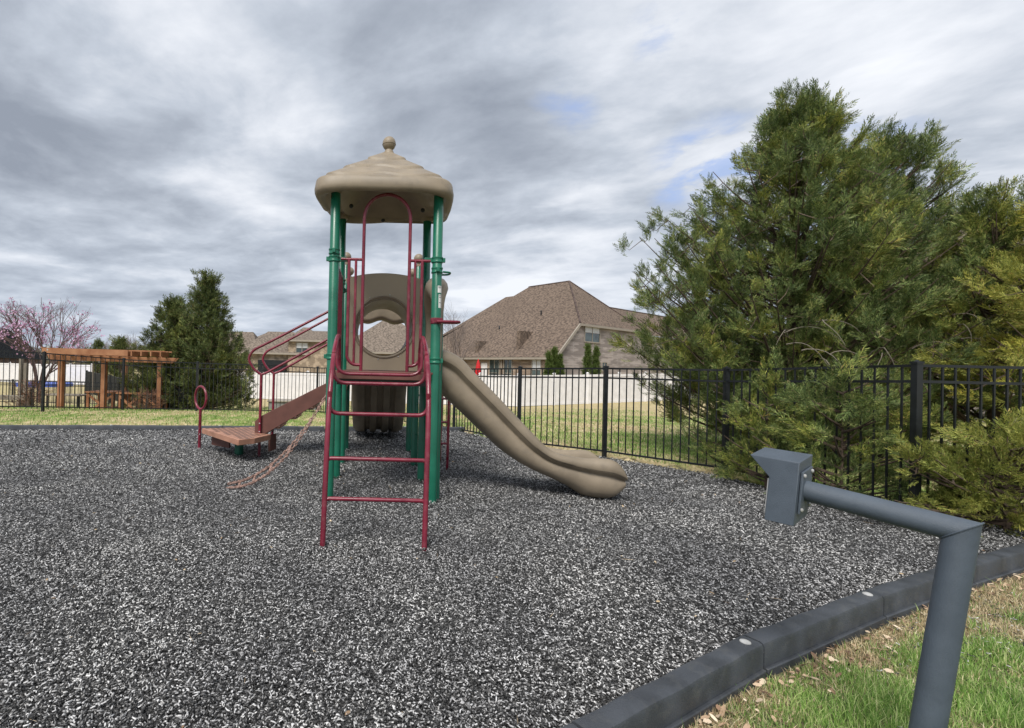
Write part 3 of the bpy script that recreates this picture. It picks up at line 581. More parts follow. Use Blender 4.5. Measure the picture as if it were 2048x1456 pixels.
    for sd in(-1,1):
        m=MB(); q=lambda d:(PX[0]+d) if sd<0 else (PX[1]-d)
        m.tube([(q(.08),y,2.755),(q(.335),y,2.755)],.017,10); m.tube(fillet([(q(.175),y,2.755),(q(.175),y,1.60),(q(.24),y,1.53),(q(.335),y,1.53)],[0,.08,.05,0]),.019,10); m.tube([(q(.255),y,2.755),(q(.255),y,1.54)],.016,10)
        m.build('side_rail',RED,o)
    # left barrier of the front deck, seen edge-on
    m=MB(); x=PX[0]+.02; m.tube(fillet([(x,5.80,1.53),(x,5.80,2.74),(x,6.74,2.74),(x,6.74,1.53),(x,5.80,1.53)],.05),.018,8)
    for k in range(1,8): m.tube([(x,5.80+.1175*k,1.53),(x,5.80+.1175*k,2.74)],.011,8)
    m.build('side_barrier',RED,o)
    # arch ladder
    def rail(xb,xt):
        P=[(4.13,-.05),(4.2,.4),(4.29,.95),(4.42,1.32),(4.68,1.62),(5.05,1.80),(5.30,1.85),(5.42,1.76),(5.46,1.62),(5.50,1.44)]
        out=[]
        for Y,z in P: t=min(max((z)/1.8,0),1) if Y<5.31 else 1; out.append((xb+(xt-xb)*t,Y,z))
        return smooth(out,3)
    def smooth(P,it):
        P=[Vector(p) for p in P]
        for _ in range(it):
            Q=[P[0]]
            for a,b in zip(P[:-1],P[1:]): Q+= [a.lerp(b,.25),a.lerp(b,.75)]
            P=Q+[P[-1]]
        return P
    m=MB(); xl0,xl1,xr0,xr1=-.385,-.375,.475,.530
    for xb,xt in((xl0,xl1),(xr0,xr1)): m.tube(rail(xb,xt),.0235,12)
    lad=m.build('ladder_rail',RED,o)
    def rung(Y,z,drop,dy=0,rad=.09,name='ladder_rung'):
        t=z/1.8; a=xl0+(xl1-xl0)*t; b=xr0+(xr1-xr0)*t
        m=MB(); m.tube(fillet([(a,Y+dy,z+drop),(a,Y,z),(b,Y,z),(b,Y+dy,z+drop)],rad,8),.0185,10); m.build(name,RED,o)
    rung(4.205,.365,-.09,-.02); rung(4.27,.70,-.09,-.02); rung(4.40,1.08,.20,-.02,.10); rung(4.74,1.345,.30,-.03,.13); rung(5.12,1.43,.38,.02,.14)
    # climbing ladder with loop steps at the right rear
    m=MB()
    for yy in(7.52,8.32):
        m.tube(fillet([(.78,yy,-.2),(.78,yy,1.5)],.01),.02,8); m.tube(fillet([(1.19,yy,-.15),(1.19,yy,1.28),(1.05,yy,1.5),(.80,yy,1.52)],.12),.021,8)
    m.build('step_frame',RED,o)
    for z in(.36,.69,1.05,1.34):
        m=MB(); m.tube([(1.19,7.52,z),(.78,7.52,z)],.017,8); m.tube([(1.19,8.32,z),(.78,8.32,z)],.017,8); m.tube([(1.0,7.52,z),(1.0,8.32,z)],.017,8); m.build('step_rung',RED,o)
    # panel with a round hole and the crawl tube behind it
    py=6.86; c=(.15,2.075); r0=.405; n=72; m=MB(); x0,x1,z0=-.365,.66,DZ+.01
    outer=[]
    def outpt(t):
        dx,dz=math.cos(t),math.sin(t); L=.9
        if dx>0: L=min(L,(x1-c[0])/dx)
        if dx<0: L=min(L,(x0-c[0])/dx)
        if dz<0: L=min(L,(z0-c[1])/dz)
        for _ in range(3):
            if dz>0:
                X=c[0]+dx*L; zt=2.835-.075*((X-c[0])/.52)**2
                if c[1]+dz*L>zt or _: L=min(L,(zt-c[1])/dz) if _==0 else (zt-c[1])/dz if abs(dz)>.75 else L
        return (c[0]+dx*L,c[1]+dz*L)
    ts=[2*PI*k/n for k in range(n)]
    for (cxx,czz) in((x0,z0),(x1,z0),(x0,2.76),(x1,2.76)): # snap nearest direction to corners
        a=math.atan2(czz-c[1],cxx-c[0])%(2*PI); k=round(a/(2*PI/n))%n; ts[k]=a
    ri=[(c[0]+r0*math.cos(t),c[1]+r0*math.sin(t)) for t in ts]; ro=[outpt(t) for t in ts]
    loops=[[(x,py-.012,z) for x,z in ri],[(x,py-.012,z) for x,z in ro],[(x,py+.012,z) for x,z in ro],[(x,py+.012,z) for x,z in ri]]
    v=[p for l in loops for p in l]; f=[(a*n+k,a*n+(k+1)%n,((a+1)%4)*n+(k+1)%n,((a+1)%4)*n+k) for a in range(4) for k in range(n)]
    m.add(v,f); pn=m.build('window_panel',TAN2,o,ang=30)
    m=MB(); ring=[(c[0]+(r0+.02)*math.cos(t),py-.014,c[1]+(r0+.02)*math.sin(t)) for t in [2*PI*k/64 for k in range(64)]]; m.tube(ring,.016,8,closed=True); m.build('hole_rim',TAN,pn)
    m=MB()
    for k in range(10): a=2*PI*(k+.25)/10; m.ball((c[0]+(r0+.055)*math.cos(a),py-.014,c[1]+(r0+.055)*math.sin(a)),.010,8)
    m.build('rim_bolt',STEEL,pn)
    m=MB(); 
    def cyl(rad,y0,y1,flip=False): return [[(c[0]+rad*math.cos(2*PI*k/48),y,c[1]-.0+rad*math.sin(2*PI*k/48)) for k in range(48)] for y in(y0,y1)]
    Rg=[(.395,6.875),(.425,6.90),(.425,8.0),(.46,8.03),(.46,8.07),(.40,8.07),(.395,6.875)]
    secs=[[(c[0]+rd*math.cos(2*PI*k/48),y,c[1]+rd*math.sin(2*PI*k/48)) for k in range(48)] for rd,y in Rg]; m.loft(secs,cap=False); m.build('crawl_tube',TAN,o)
    # side slide
    secdef=[(0,.0),(.19,.0),(.27,.06),(.315,.20),(.325,.38),(.318,.52),(.298,.585),(.306,.63),(.345,.67),(.353,.70),(.337,.704),(.337,.711),(.355,.716),(.362,.76),(.358,.86),(.335,.95),(.29,1.0),(.245,.98),(.218,.90),(.205,.72),(.195,.48),(.16,.36),(.08,.33),(0,.325)]
    full=secdef+[(-a,b) for a,b in secdef[-2:0:-1]]
    TB=[((.60,1.76),(.62,1.42)),((.81,1.745),(.79,1.31)),((.98,1.695),(.85,1.235)),((1.10,1.615),(.90,1.19)),((1.208,1.500),(.95,1.14)),((1.441,1.272),(1.17,.945)),((1.741,.97),(1.47,.67)),((1.968,.742),(1.72,.455)),((2.121,.60),(1.95,.32)),((2.27,.522),(2.17,.225)),((2.567,.475),(2.45,.10)),((2.78,.477),(2.62,.0)),((2.909,.462),(2.84,-.03)),((3.02,.39),(2.98,.0)),((3.075,.29),(3.07,.10))]
    def cr(P,n=5):
        out=[];m_=len(P)
        for i in range(m_-1):
            p0=P[max(i-1,0)];p1=P[i];p2=P[i+1];p3=P[min(i+2,m_-1)]
            for k in range(n):
                t=k/n; out.append(tuple(.5*((2*p1[j])+(-p0[j]+p2[j])*t+(2*p0[j]-5*p1[j]+4*p2[j]-p3[j])*t*t+(-p0[j]+3*p1[j]-3*p2[j]+p3[j])*t**3) for j in range(len(p1))))
        out.append(P[-1]); return out
    TBc=cr([(*t,*b) for t,b in TB]); secs=[];yc=6.18
    N_=len(TBc)
    for i,(tx,tz,bx,bz) in enumerate(TBc):
        q=i/(N_-1); fl=1.0+.10*math.exp(-((q-.86)/.09)**2); foot=1.0-.18*math.exp(-((q-.80)/.05)**2)
        sec=[]
        for yy,hh in full:
            hh2=hh
            if .3<hh<.5 and abs(yy)<.2: hh2=hh-.16*max(0,(q-.7)/.3)
            k=fl if hh>.15 else fl*.93
            sec.append((bx+(tx-bx)*hh2,yc+yy*k,bz+(tz-bz)*hh2))
        secs.append(sec)
    # rounded end: shrink the last sections
    tx,tz,bx,bz=TBc[-1]; last=secs[-1]; cc=Vector((sum(p[0] for p in last)/len(last),yc,sum(p[2] for p in last)/len(last)))
    for k,(sc_,dx) in enumerate(((.92,.012),(.72,.024),(.35,.03))):
        secs.append([ (cc+(Vector(p)-cc)*sc_+Vector((dx,0,0)))[:] for p in last])
    m=MB(); m.loft(secs); m.build('slide',TAN,o,ang=60)
    # hood over the slide entrance
    m=MB(); n=30; secs=[]
    arcp=[]
    for k in range(n+1):
        a=PI*k/n; arcp.append((yc-.44*math.cos(a)*(1 if True else 1),2.06+.47*math.sin(a)))
    arcp=[(yc-.46,1.50),(yc-.46,1.7),(yc-.47,1.95)]+arcp[1:-1]+[(yc+.47,1.95),(yc+.46,1.7),(yc+.46,1.5)]
    cyc,czc=yc,2.1
    for j,(yy,zz) in enumerate(arcp):
        q=j/(len(arcp)-1); b=.5+.5*math.cos((q-.5)*2*PI*1.0) # wide at crown
        wv=.05*math.sin(q*PI*6); wd=.045+.095*b+wv*.10
        d=Vector((0,yy-cyc,zz-1.9)).normalized(); sec=[]
        for a in range(14):
            t=2*PI*a/14; sec.append((.745+wd*.25+wd*math.cos(t),yy+d.y*wd*.95*math.sin(t),zz+d.z*wd*.95*math.sin(t)))
        secs.append(sec)
    m.loft(secs); m.build('slide_hood',TAN,o,ang=60)
    # rear double slide seen from underneath, with its hood
    m=MB(); secs=[]; TBr=cr([(9.28,1.80,9.24,1.34),(9.55,1.76,9.38,1.24),(9.9,1.42,9.62,.93),(10.3,.98,9.98,.50),(10.7,.62,10.5,.18),(11.2,.46,11.05,.05),(11.6,.43,11.55,.02)],4)
    und=[(-.56,.95),(-.52,1.0),(-.47,.95),(-.46,.35),(-.04,.33),(0,.5),(.04,.33),(.46,.35),(.47,.95),(.52,1.0),(.56,.95),(.57,.5),(.55,.12),(.48,.03)]
    for a,b in((.40,.0),(.34,.0),(.31,.12),(.25,.12),(.22,.0),(.10,.0),(.07,.13),(-.02,.13),(-.05,.0),(-.16,.0),(-.19,.12),(-.27,.12),(-.30,.0),(-.40,.0)): und.append((a,b))
    und+=[(-.48,.03),(-.55,.12),(-.57,.5)]
    for ty,tz,by,bz in TBr: secs.append([(.145+x*.97,by+(ty-by)*h,bz+(tz-bz)*h) for x,h in und])
    m.loft(secs); m.build('slide',TAN,o,ang=35,label='wide ribbed slide behind the tower, seen from underneath')
    m=MB(); secs=[]
    for j in range(41):
        q=j/40; x=.145+(q-.5)*1.12; zt=2.86-.35*(2*(q-.5))**4; zb=2.42+.035*math.cos((q-.5)*2*PI*2.2)-.12*(2*(q-.5))**6
        secs.append([(x,9.30,zb),(x,9.27,zb+.05),(x,9.30,zt),(x,9.42,zt+.03),(x,9.62,zt-.05),(x,9.66,zb+.12),(x,9.60,zb+.03),(x,9.42,zb-.04)])
    m.loft(secs); hd=m.build('slide_hood',TAN,o,ang=60)
    m=MB()
    for s in(-1,1): m.box((.145+s*.535,9.44,1.95),(.09,.30,1.0))
    m.build('hood_leg',TAN,hd,bevel=.03)
    m=MB()
    for x in(-.12,.42): m.tube([(x,10.9,-.2),(x,10.9,.12)],.03,10)
    m.build('slide_foot',BLACKM,o)
    # rear deck barriers (green-house side), simple vertical bars
    m=MB(); x=PX[1]+.0
    for k in range(9): m.tube([(x,8.25+.1*k,1.53),(x,8.25+.1*k,2.5)],.011,6)
    m.tube([(x,8.15,2.5),(x,9.2,2.5)],.017,8); m.tube([(x,8.15,1.53),(x,9.2,1.53)],.017,8); m.build('side_barrier',RED,o)
    # stair with stringers and treads rising from the low platform to the rear deck
    for yy in(8.40,9.14):
        m=MB(); poly=[(-2.0,.30),(-2.0,.53),(-1.92,.61),(-.45,1.40),(-.45,1.14),(-.80,.935),(-1.87,.285)]
        m.prism([(x,yy,z) for x,z in poly],(0,.035,0)); m.build('stair_stringer',REDB,o,bevel=.006)
    for k in range(5):
        m=MB(); m.box((-1.72+.28*k,8.79,.42+.17*k),(.28,.70,.03)); m.box((-1.85+.28*k,8.79,.345+.17*k),(.02,.70,.13)); m.build('stair_tread',DECK,o,bevel=.004)
    def handrail(yy,dx,dz,gz):
        m=MB(); J=(-1.905+dx,yy,1.335+dz)
        m.tube([(-1.905+dx,yy,gz),J],.024,10)
        e=2.49+dz
        m.tube(fillet([J,(-2.03+dx,yy,1.42+dz),(-2.14+dx,yy,1.60+dz),(-2.06+dx,yy,1.75+dz),(-1.80+dx,yy,1.885+dz),(-.50,yy,2.60+dz),(-.44,yy,2.62+dz)],.12),.022,10)
        m.tube(fillet([J,(-1.80+dx,yy,1.375+dz),(-.50,yy,2.13+dz),(-.44,yy,2.15+dz)],.08),.022,10)
        m.build('handrail',RED,o)
    handrail(8.37,0,0,-.2); handrail(9.2,.05,.01,-.2)
    # low transfer platform
    top=[(-3.05,8.83),(-2.06,7.60),(-1.86,7.80),(-1.70,8.27),(-1.98,8.40),(-1.98,9.14),(-2.2,9.2)]
    m=MB(); z=.33; m.prism([(x,y,z-.02) for x,y in top],(0,0,.02)); 
    n=len(top)
    for i in range(n):
        a=Vector((*top[i],z-.045));b=Vector((*top[(i+1)%n],z-.045)); m.beam(a,b,.02,.088)
    pf=m.build('platform',DECK,o,bevel=.004)
    m=MB()
    P=np.array(top)
    for i in range(13):
        for j in range(17):
            x=-3.0+.1*i+.05*(j%2); y=7.65+.09*j
            if inpoly(np.array([x,x+.05,x-.05]),np.array([y,y+.05,y-.05]),P*1.0).all(): m=MB(); m.box((x,y,z+.0015),(.066,.026,.003),R(35)); m.build('drain_slot',BLACKM,pf,smooth=False)
    m=MB(); m.prism([(-2.85,8.75,.25),(-2.45,8.45,.25),(-2.45,8.45,.05),(-2.85,8.75,.05)],(.02,.03,0)); m.build('riser_board',REDB,o)
    m=MB(); m.prism([(-1.78,8.5,.28),(-1.72,8.75,.28),(-1.72,8.75,.0),(-1.78,8.5,.0)],(.03,0,0)); m.build('riser_board',REDB,o)
    m=MB(); m.lathe((-2.30,8.55,-.3),[(.075,0),(.075,.50),(.12,.505),(.12,.53)],20); m.build('platform_foot',GREEN,o)
    # ring handle
    rc=Vector((-3.10,8.85,.88)); ring=[rc+Vector((math.cos(t)*.145,math.cos(t)*.13*-1,math.sin(t)*.205)) for t in [2*PI*k/40 for k in range(40)]]
    m=MB(); m.tube(ring,.022,10,closed=True); m.tube([(-3.11,8.87,-.25),(-3.10,8.85,.675)],.027,12); m.build('ring_handle',RED,o)
    # rail bolts
    m=MB()
    for p in((-1.905,8.345,.50),(-1.905,8.345,.36),(-3.11,8.842,.33),(-3.1,8.842,.22)): m.ball(p,.012,8)
    m.build('bolt',STEEL,o)
    # chain climber hanging from the front deck down to the mulch
    def chain(p0,p1,sag,name):
        p0=Vector(p0);p1=Vector(p1); L=(p1-p0).length; n=int(L/.038); m=MB(); pts=[]
        for k in range(n+1): t=k/n; q=p0.lerp(p1,t); q.z-=sag*4*t*(1-t); q.x+=.0; pts.append(q)
        for k in range(n):
            a,b=pts[k],pts[k+1]; d=(b-a).normalized(); s=d.cross(Vector((0,0,1))).normalized(); w=s.cross(d); s2=s if k%2 else w; c_=(a+b)/2; l=.031; h_=.014
            ring=[]
            for t in range(10): an=2*PI*t/10; ring.append(c_+d*(math.cos(an)*l)+s2*(math.sin(an)*h_))
            m.tube(ring,.0062,5,closed=True)
        m.build(name,CHAIN,o)
    chain((-.53,6.05,1.22),(-1.70,5.86,.02),.32,'chain'); chain((-.53,6.55,1.28),(-1.72,5.98,.04),.30,'chain')
    m=MB()
    for t in(.22,.42,.60,.76,.9):
        a=Vector((-.53,6.05,1.22)).lerp(Vector((-1.70,5.86,0)),t); b=Vector((-.53,6.55,1.28)).lerp(Vector((-1.72,5.98,.02)),t); a.z-=.32*4*t*(1-t); b.z-=.30*4*t*(1-t)
        m=MB(); m.tube([a,b],.015,8); m.build('chain_rung',CHAIN,o)
    # beams under the front deck
    m=MB()
    for yy in(5.72,6.82): m.box((.125,yy,DZ-.13),(1.08,.05,.07))
    m.build('deck_beam',BLACKM,o)
play()
# ------------------------------------------------------------------ houses
def frame2(A,u,v):
    return lambda s,t,z: Vector((A[0]+u[0]*s+v[0]*t,A[1]+u[1]*s+v[1]*t,z))
def window(m_parent,P,s,t,z,ds,dt,h,n,blind=True,frame=TRIM,double=True):
    # P maps; the window plane runs along (ds,dt), outward normal n (in s,t)
    def q(a,b,o): return P(s+ds*a+n[0]*o,t+dt*a+n[1]*o,z+h*b)
    m=MB(); e=.06
    def slab(a0,a1,b0,b1,o0,o1,mm): mm.add([q(a0,b0,o0),q(a1,b0,o0),q(a1,b1,o0),q(a0,b1,o0),q(a0,b0,o1),q(a1,b0,o1),q(a1,b1,o1),q(a0,b1,o1)],[(0,1,2,3),(4,7,6,5),(0,4,5,1),(1,5,6,2),(2,6,7,3),(3,7,4,0)])
    L=math.hypot(ds,dt); ea=.07/L; eb=.07/h
    slab(-ea,0,-eb,1+eb,-.02,.05,m);slab(1,1+ea,-eb,1+eb,-.02,.05,m);slab(0,1,1,1+eb,-.02,.05,m);slab(0,1,-eb*1.4,0,-.02,.08,m)
    if double: slab(.5-ea*.35,.5+ea*.35,0,1,-.02,.035,m)
    slab(0,1,.49,.51,-.02,.03,m)
    w=m.build('window',frame,m_parent,smooth=False)
    m=MB(); slab(0,1,0,.5 if blind else 1,-.02,.005,m); m.build('pane',GLASS,w,smooth=False)
    if blind: m=MB(); slab(0,1,.5,1,-.02,.008,m); m.build('blind',BLIND,w,smooth=False)
    return w
def house1():
    A=(13.55,36,0);u=(.817,.576);v=(-.576,.817); P=frame2(A,u,v)
    o=empty('house',(A[0],A[1],0),label='two storey brick house with steep brown hip roof right of the play tower',cat='house')
    E=2.94; k=.875; s1=2.97; E2=5.54
    # walls
    m=MB(); m.add([P(0,0,-.6),P(0,15.5,-.6),P(0,15.5,E-.02),P(0,0,E-.02)],[(0,1,2,3)]); m.prism([P(0,0,-.6),P(0,15.5,-.6),P(0,15.5,E-.06),P(0,0,E-.06)],P(.2,0,0)-P(0,0,0)); m.v=m.v[4:]; m.f=[tuple(i-4 for i in f) for f in m.f[1:]]
    m.build('wall',BRICK_W,o,smooth=False)
    m=MB(); m.prism([P(.2,.003,-.6),P(12.5,.003,-.6),P(12.5,.003,E2-.05),P(s1,.003,E2-.05),P(.2,.003,E-.05+.2*k)],P(0,.2,0)-P(0,0,0)); m.build('wall',BRICK_G,o,smooth=False,label='grey brick end wall')
    m=MB(); m.prism([P(12.3,.2,-.6),P(12.5,.2,-.6),P(12.5,14,-.6),P(12.3,14,-.6)],(0,0,E2+.5)); m.build('wall',BRICK_G,o,smooth=False)
    # roof planes (with small overhang)
    ov=.35
    def z1(s): return E+k*s
    pk=(7.75,4.1,9.72); rg=(7.75,8.44,9.72)
    m=MB(); a=[P(-ov,-ov*.6,z1(-ov)),P(s1-.2,-ov*.6,z1(s1-.2)),P(s1-.2-.1,-ov*.6,z1(s1-.3)),P(*pk),P(*rg),P(-ov,16.6,z1(-ov))]
    m.add([P(-ov,-ov*.6,z1(-ov)),P(s1-.25,-ov*.6,z1(s1-.25)),P(*pk),P(*rg),P(-ov,16.6,z1(-ov))],[(0,1,2,3,4)])
    m.add([P(s1-.25,-ov*.6,z1(s1-.25)),P(12.75,-ov*.6,z1(s1-.25)),P(*pk)],[(0,1,2)])
    m.add([P(12.75,-ov*.6,z1(s1-.25)),P(12.75,16.6,z1(s1-.25)),P(*rg),P(*pk)],[(0,1,2,3)])
    m.add([P(-ov,16.6,z1(-ov)),P(*rg),P(12.75,16.6,z1(s1-.25))],[(0,1,2)])
    rf=m.build('roof',SHING,o,smooth=False)
    # secondary roofs
    m=MB(); m.add([P(2.0,17.2,3.9),P(9.4,10.5,9.35),P(9.4,12.6,9.35),P(3,18.6,3.9),P(15,17,4),P(15,9,4)],[(0,1,2,3),(1,5,4,2),(3,2,4)]); m.build('roof',SHING,o,smooth=False)
    m=MB(); w=3.3; zr=8.2; ze=zr-k*w
    m.add([P(8.5,5-w,ze),P(30,5-w,ze),P(30,5,zr),P(8.5,5,zr),P(30,5+w,ze),P(8.5,5+w,ze)],[(0,1,2,3),(3,2,4,5)]); m.build('roof',SHING,o,smooth=False)
    m=MB(); m.prism([P(13,5-w+.3,-.5),P(30,5-w+.3,-.5),P(30,5-w+.3,ze),P(13,5-w+.3,ze)],P(0,.2,0)-P(0,0,0)); m.build('wall',BRICK_G,o,smooth=False)
    # ridge caps and hips
    m=MB(); 
    for a,b in((P(*pk),P(*rg)),(P(*pk),P(s1-.25,-ov*.6,z1(s1-.25))),(P(*pk),P(12.75,-ov*.6,z1(s1-.25))),(P(8.5,5,zr),P(30,5,zr))): m.tube([a,b],.075,6)
    RIDG=shingle('ridge_shingles',(.12,.09,.08),(.08,.06,.055)); m.build('ridge_cap',RIDG,rf,smooth=False)
    # fascia and gutters
    m=MB(); m.prism([P(-ov-.05,-.2,z1(-ov)-.20),P(-ov+.06,-.2,z1(-ov)-.20),P(-ov+.06,16.6,z1(-ov)-.20),P(-ov-.05,16.6,z1(-ov)-.20)],(0,0,.17)); m.build('gutter',TRIM,o,smooth=False)
    m=MB(); zz=z1(s1-.25); m.prism([P(s1-.3,-.28,zz-.2),P(12.8,-.28,zz-.2),P(12.8,-.12,zz-.2),P(s1-.3,-.12,zz-.2)],(0,0,.18)); m.beam(P(-ov,-.24,z1(-ov)-.09),P(s1-.3,-.24,zz-.10),.10,.2); m.build('fascia',TRIM,o,smooth=False)
    m=MB(); m.tube([P(-.1,5.02,2.75),P(-.1,5.02,-.3)],.05,8); m.build('downspout',TRIM,o)
    # small gablets on the long slope
    for t0,w,s0,s1_ in((3.6,.30,.35,2.1),(7.8,.34,.1,1.3)):
        m=MB(); m.prism([P(s0,t0,z1(s0)),P(s1_,t0,z1(s1_)),P(s0+.05,t0,z1(s1_))],P(0,w,0)-P(0,0,0)); m.build('roof_saddle',SHING,rf,smooth=False)
    W_=[(5.31,1.0,.25,2.15),(4.03,.75,.25,2.15),(1.31,.75,.9,1.5)]
    for t,w,z,h in W_: window(o,P,-.0,t,z,0,w,h,(-1,0),blind=(w<.76 and z>.5))
    m=MB(); m.prism([P(-.03,6.6,.05),P(-.03,7.25,.05),P(-.03,7.25,2.15),P(-.03,6.6,2.15)],P(.05,0,0)-P(0,0,0)); m.build('door',WHITE,o,smooth=False)
    window(o,P,3.66,0,3.99,2.09,0,1.38,(0,-1)); window(o,P,6.21,0,1.75,.69,0,.62,(0,-1),blind=False)
    m=MB(); m.lathe(P(3.9,4.2,0)+Vector((0,0,z1(3.9))),[(.06,0),(.06,.35),(.09,.36),(.02,.42)],8); m.lathe(P(2.6,7.6,0)+Vector((0,0,z1(2.6))),[(.06,0),(.06,.3),(.02,.36)],8); m.build('roof_vent',BLACKM,rf)
house1()
def hiphouse(name,c,w,d,rot,zb,ze,zr,wall,roof,label,rl=.4,wins=(),extra=None):
    o=empty(name,(c[0],c[1],zb),label=label,cat='house'); ca,sa=math.cos(rot),math.sin(rot)
    P=lambda a,b,z: Vector((c[0]+ca*a-sa*b,c[1]+sa*a+ca*b,z))
    m=MB(); m.box((c[0],c[1],(zb-.5+ze)/2),(w,d,ze-zb+.5),rot); m.build('wall',wall,o,smooth=False)
    e=.35; W2,D2=w/2+e,d/2+e; r=max(W2-D2,0)+rl; m=MB()
    m.add([P(-W2,-D2,ze),P(W2,-D2,ze),P(W2,D2,ze),P(-W2,D2,ze),P(-r,0,zr),P(r,0,zr)],[(0,1,5,4),(1,2,5),(2,3,4,5),(3,0,4),(0,3,2,1)]); rf=m.build('roof',roof,o,smooth=False)
    m=MB(); m.prism([P(-W2-.04,-D2-.04,ze-.16),P(W2+.04,-D2-.04,ze-.16),P(W2+.04,-D2+.06,ze-.16),P(-W2-.04,-D2+.06,ze-.16)],(0,0,.155)); m.build('gutter',TRIM,o,smooth=False)
    for a,z,ww,h in wins: window(o,P,a,-d/2,z,ww,0,h,(0,-1))
    return o,P,rf
# left neighbours: X = (px-745)/975*Y
o2,P2,r2=hiphouse('house',(-8.6,45.5),5.6,7,0,-.9,2.6,4.65,BRICK_T,SHING2,'tan brick house with beige hip roofs between the juniper and the tower',rl=1.2)
def wing(o,c,w,d,zb,ze,zr,wall,roof,rl,wins=()):
    W2,D2=w/2+.3,d/2+.3; m=MB(); m.box((c[0],c[1],(zb+ze)/2),(w,d,ze-zb)); m.build('wall',wall,o,smooth=False)
    m=MB(); q=lambda a,b,z:(c[0]+a,c[1]+b,z); m.add([q(-W2,-D2,ze),q(W2,-D2,ze),q(W2,D2,ze),q(-W2,D2,ze),q(-rl,0,zr),q(rl,0,zr)],[(0,1,5,4),(1,2,5),(2,3,4,5),(3,0,4),(0,3,2,1)]); m.build('roof',roof,o,smooth=False)
    m=MB(); m.box((c[0],c[1]-D2-.02,ze-.09),(2*W2,.1,.16)); m.build('gutter',TRIM,o,smooth=False)
    for a,z,ww,h in wins: window(o,lambda s,t,zz:Vector((c[0]+s,c[1]+t,zz)),a,-d/2,z,ww,0,h,(0,-1))
wing(o2,(-5.3,44.8),3.9,6,-1.2,3.75,4.75,BRICK_T,SHING2,1.1,[(-1.25,2.62,.95,.85)])
wing(o2,(-13.5,47.5),6.0,7,-1.2,2.45,4.7,BRICK_T,SHING2,1.8)
wing(o2,(-10.6,51.0),5.0,7,-1.2,3.3,5.0,BRICK_T,SHING2,.3)
m=MB(); m.box((-8.6,41.85,.5),(2.4,.35,2.9)); m.build('porch_shade',BLACKM,o2,smooth=False)  # black slab on the wall face, its colour standing in for the porch's shade
m=MB(); m.box((-6.3,46.3,4.3),(1.3,2.4,.6)); m.add([(-7.4,44.6,4.35),(-5.2,44.6,4.35),(-5.2,48,4.35),(-7.4,48,4.35),(-6.6,46,5.15),(-6.1,46,5.15)],[(0,1,5,4),(1,2,5),(2,3,4,5),(3,0,4)]); m.build('dormer',SHING2,o2,smooth=False)
o3,P3,r3=hiphouse('house',(1.6,47.5),9.5,9,0,-.9,2.9,6.3,BRICK_T,SHING2,'brick house with a pyramid roof seen through the round tower window',rl=.2,wins=())
m=MB(); m.prism([(-4.9,42.6,2.3),(-3.0,42.6,2.3),(-3.0,46,3.1),(-4.9,46,3.1)],(0,0,.12)); m.build('porch_roof',SHING2,o3,smooth=False)
m=MB(); m.box((-3.95,43.0,.6),(1.7,.1,3.2)); pr=m.build('screen_porch',BLACKM,o3,smooth=False)
m=MB(); 
for k in range(4): m.box((-4.72+.5*k,42.92,.6),(.10,.08,3.2))
m.build('screen_post',TRIM,pr,smooth=False)
m=MB(); m.add([(3.5,42.65,2.9),(7.0,42.65,2.9),(7.0,47,2.9),(3.5,47,2.9),(5.2,43.2,5.0),(5.2,47,5.0)],[(0,1,4),(1,2,5,4),(3,0,4,5)]); m.build('roof_gable',SHING2,o3,smooth=False)
hiphouse('house',(-47.0,54),14,10,.1,-1.2,1.6,4.95,BRICK_R,SHINGD,'dark roofed brick house at the left edge behind the redbud',rl=4,wins=((-1,0,1,1.2),(3,0,1,1.2)))
hiphouse('house',(30,24),14,11,.5,-.3,3.2,9.5,BRICK_G,SHING2,'grey brick house glimpsed behind the cypress trees at the right',rl=2)
# ------------------------------------------------------------------ white vinyl fences
def vinyl(pts,H,label,step=2.4):
    o=empty('vinyl_fence',pts[0],label=label,cat='fence',group='white vinyl fences'); 
    def gp(p,q,n): return [tuple(p[j]+(q[j]-p[j])*k/n for j in range(3)) for k in range(n)]
    P=[]
    for a,b in zip(pts[:-1],pts[1:]): P+=gp(a,b,max(1,round(math.hypot(b[0]-a[0],b[1]-a[1])/step)))
    P.append(pts[-1])
    for p in P:
        m=MB(); m.box((p[0],p[1],p[2]+H/2+.03),(.13,.13,H+.1)); m.lathe((p[0],p[1],p[2]+H+.08),[(.11,0),(.11,.02),(.01,.08)],4); m.build('post',WHITE,o,smooth=False)
    for a,b in zip(P[:-1],P[1:]):
        m=MB(); a=Vector(a);b=Vector(b); d=b-a; L=d.length
        m.beam(a+Vector((0,0,H-.06)),b+Vector((0,0,H-.06)),.06,.14); m.beam(a+Vector((0,0,.12)),b+Vector((0,0,.12)),.06,.14)
        n=round(L/.16)
        for k in range(n):
            p=a+d*((k+.5)/n); m.box((p.x,p.y,p.z+H/2-.0),(L/n*.955,.03,H-.30),math.atan2(d.y,d.x))
        m.build('panel',WHITE,o,smooth=False)
vinyl([(-9.5,34.5,-.85),(-6.3,32.4,-.82),(0,30.3,-.7),(8.5,28.3,-.58),(15.6,30.8,-.36),(24,34,-.1)],1.83,'long white vinyl privacy fence in front of the brick houses')
vinyl([(-42,51,-.9),(-34,48.5,-.9),(-26.8,46.5,-.85)],1.95,'distant white vinyl fence behind the pergola at the left')
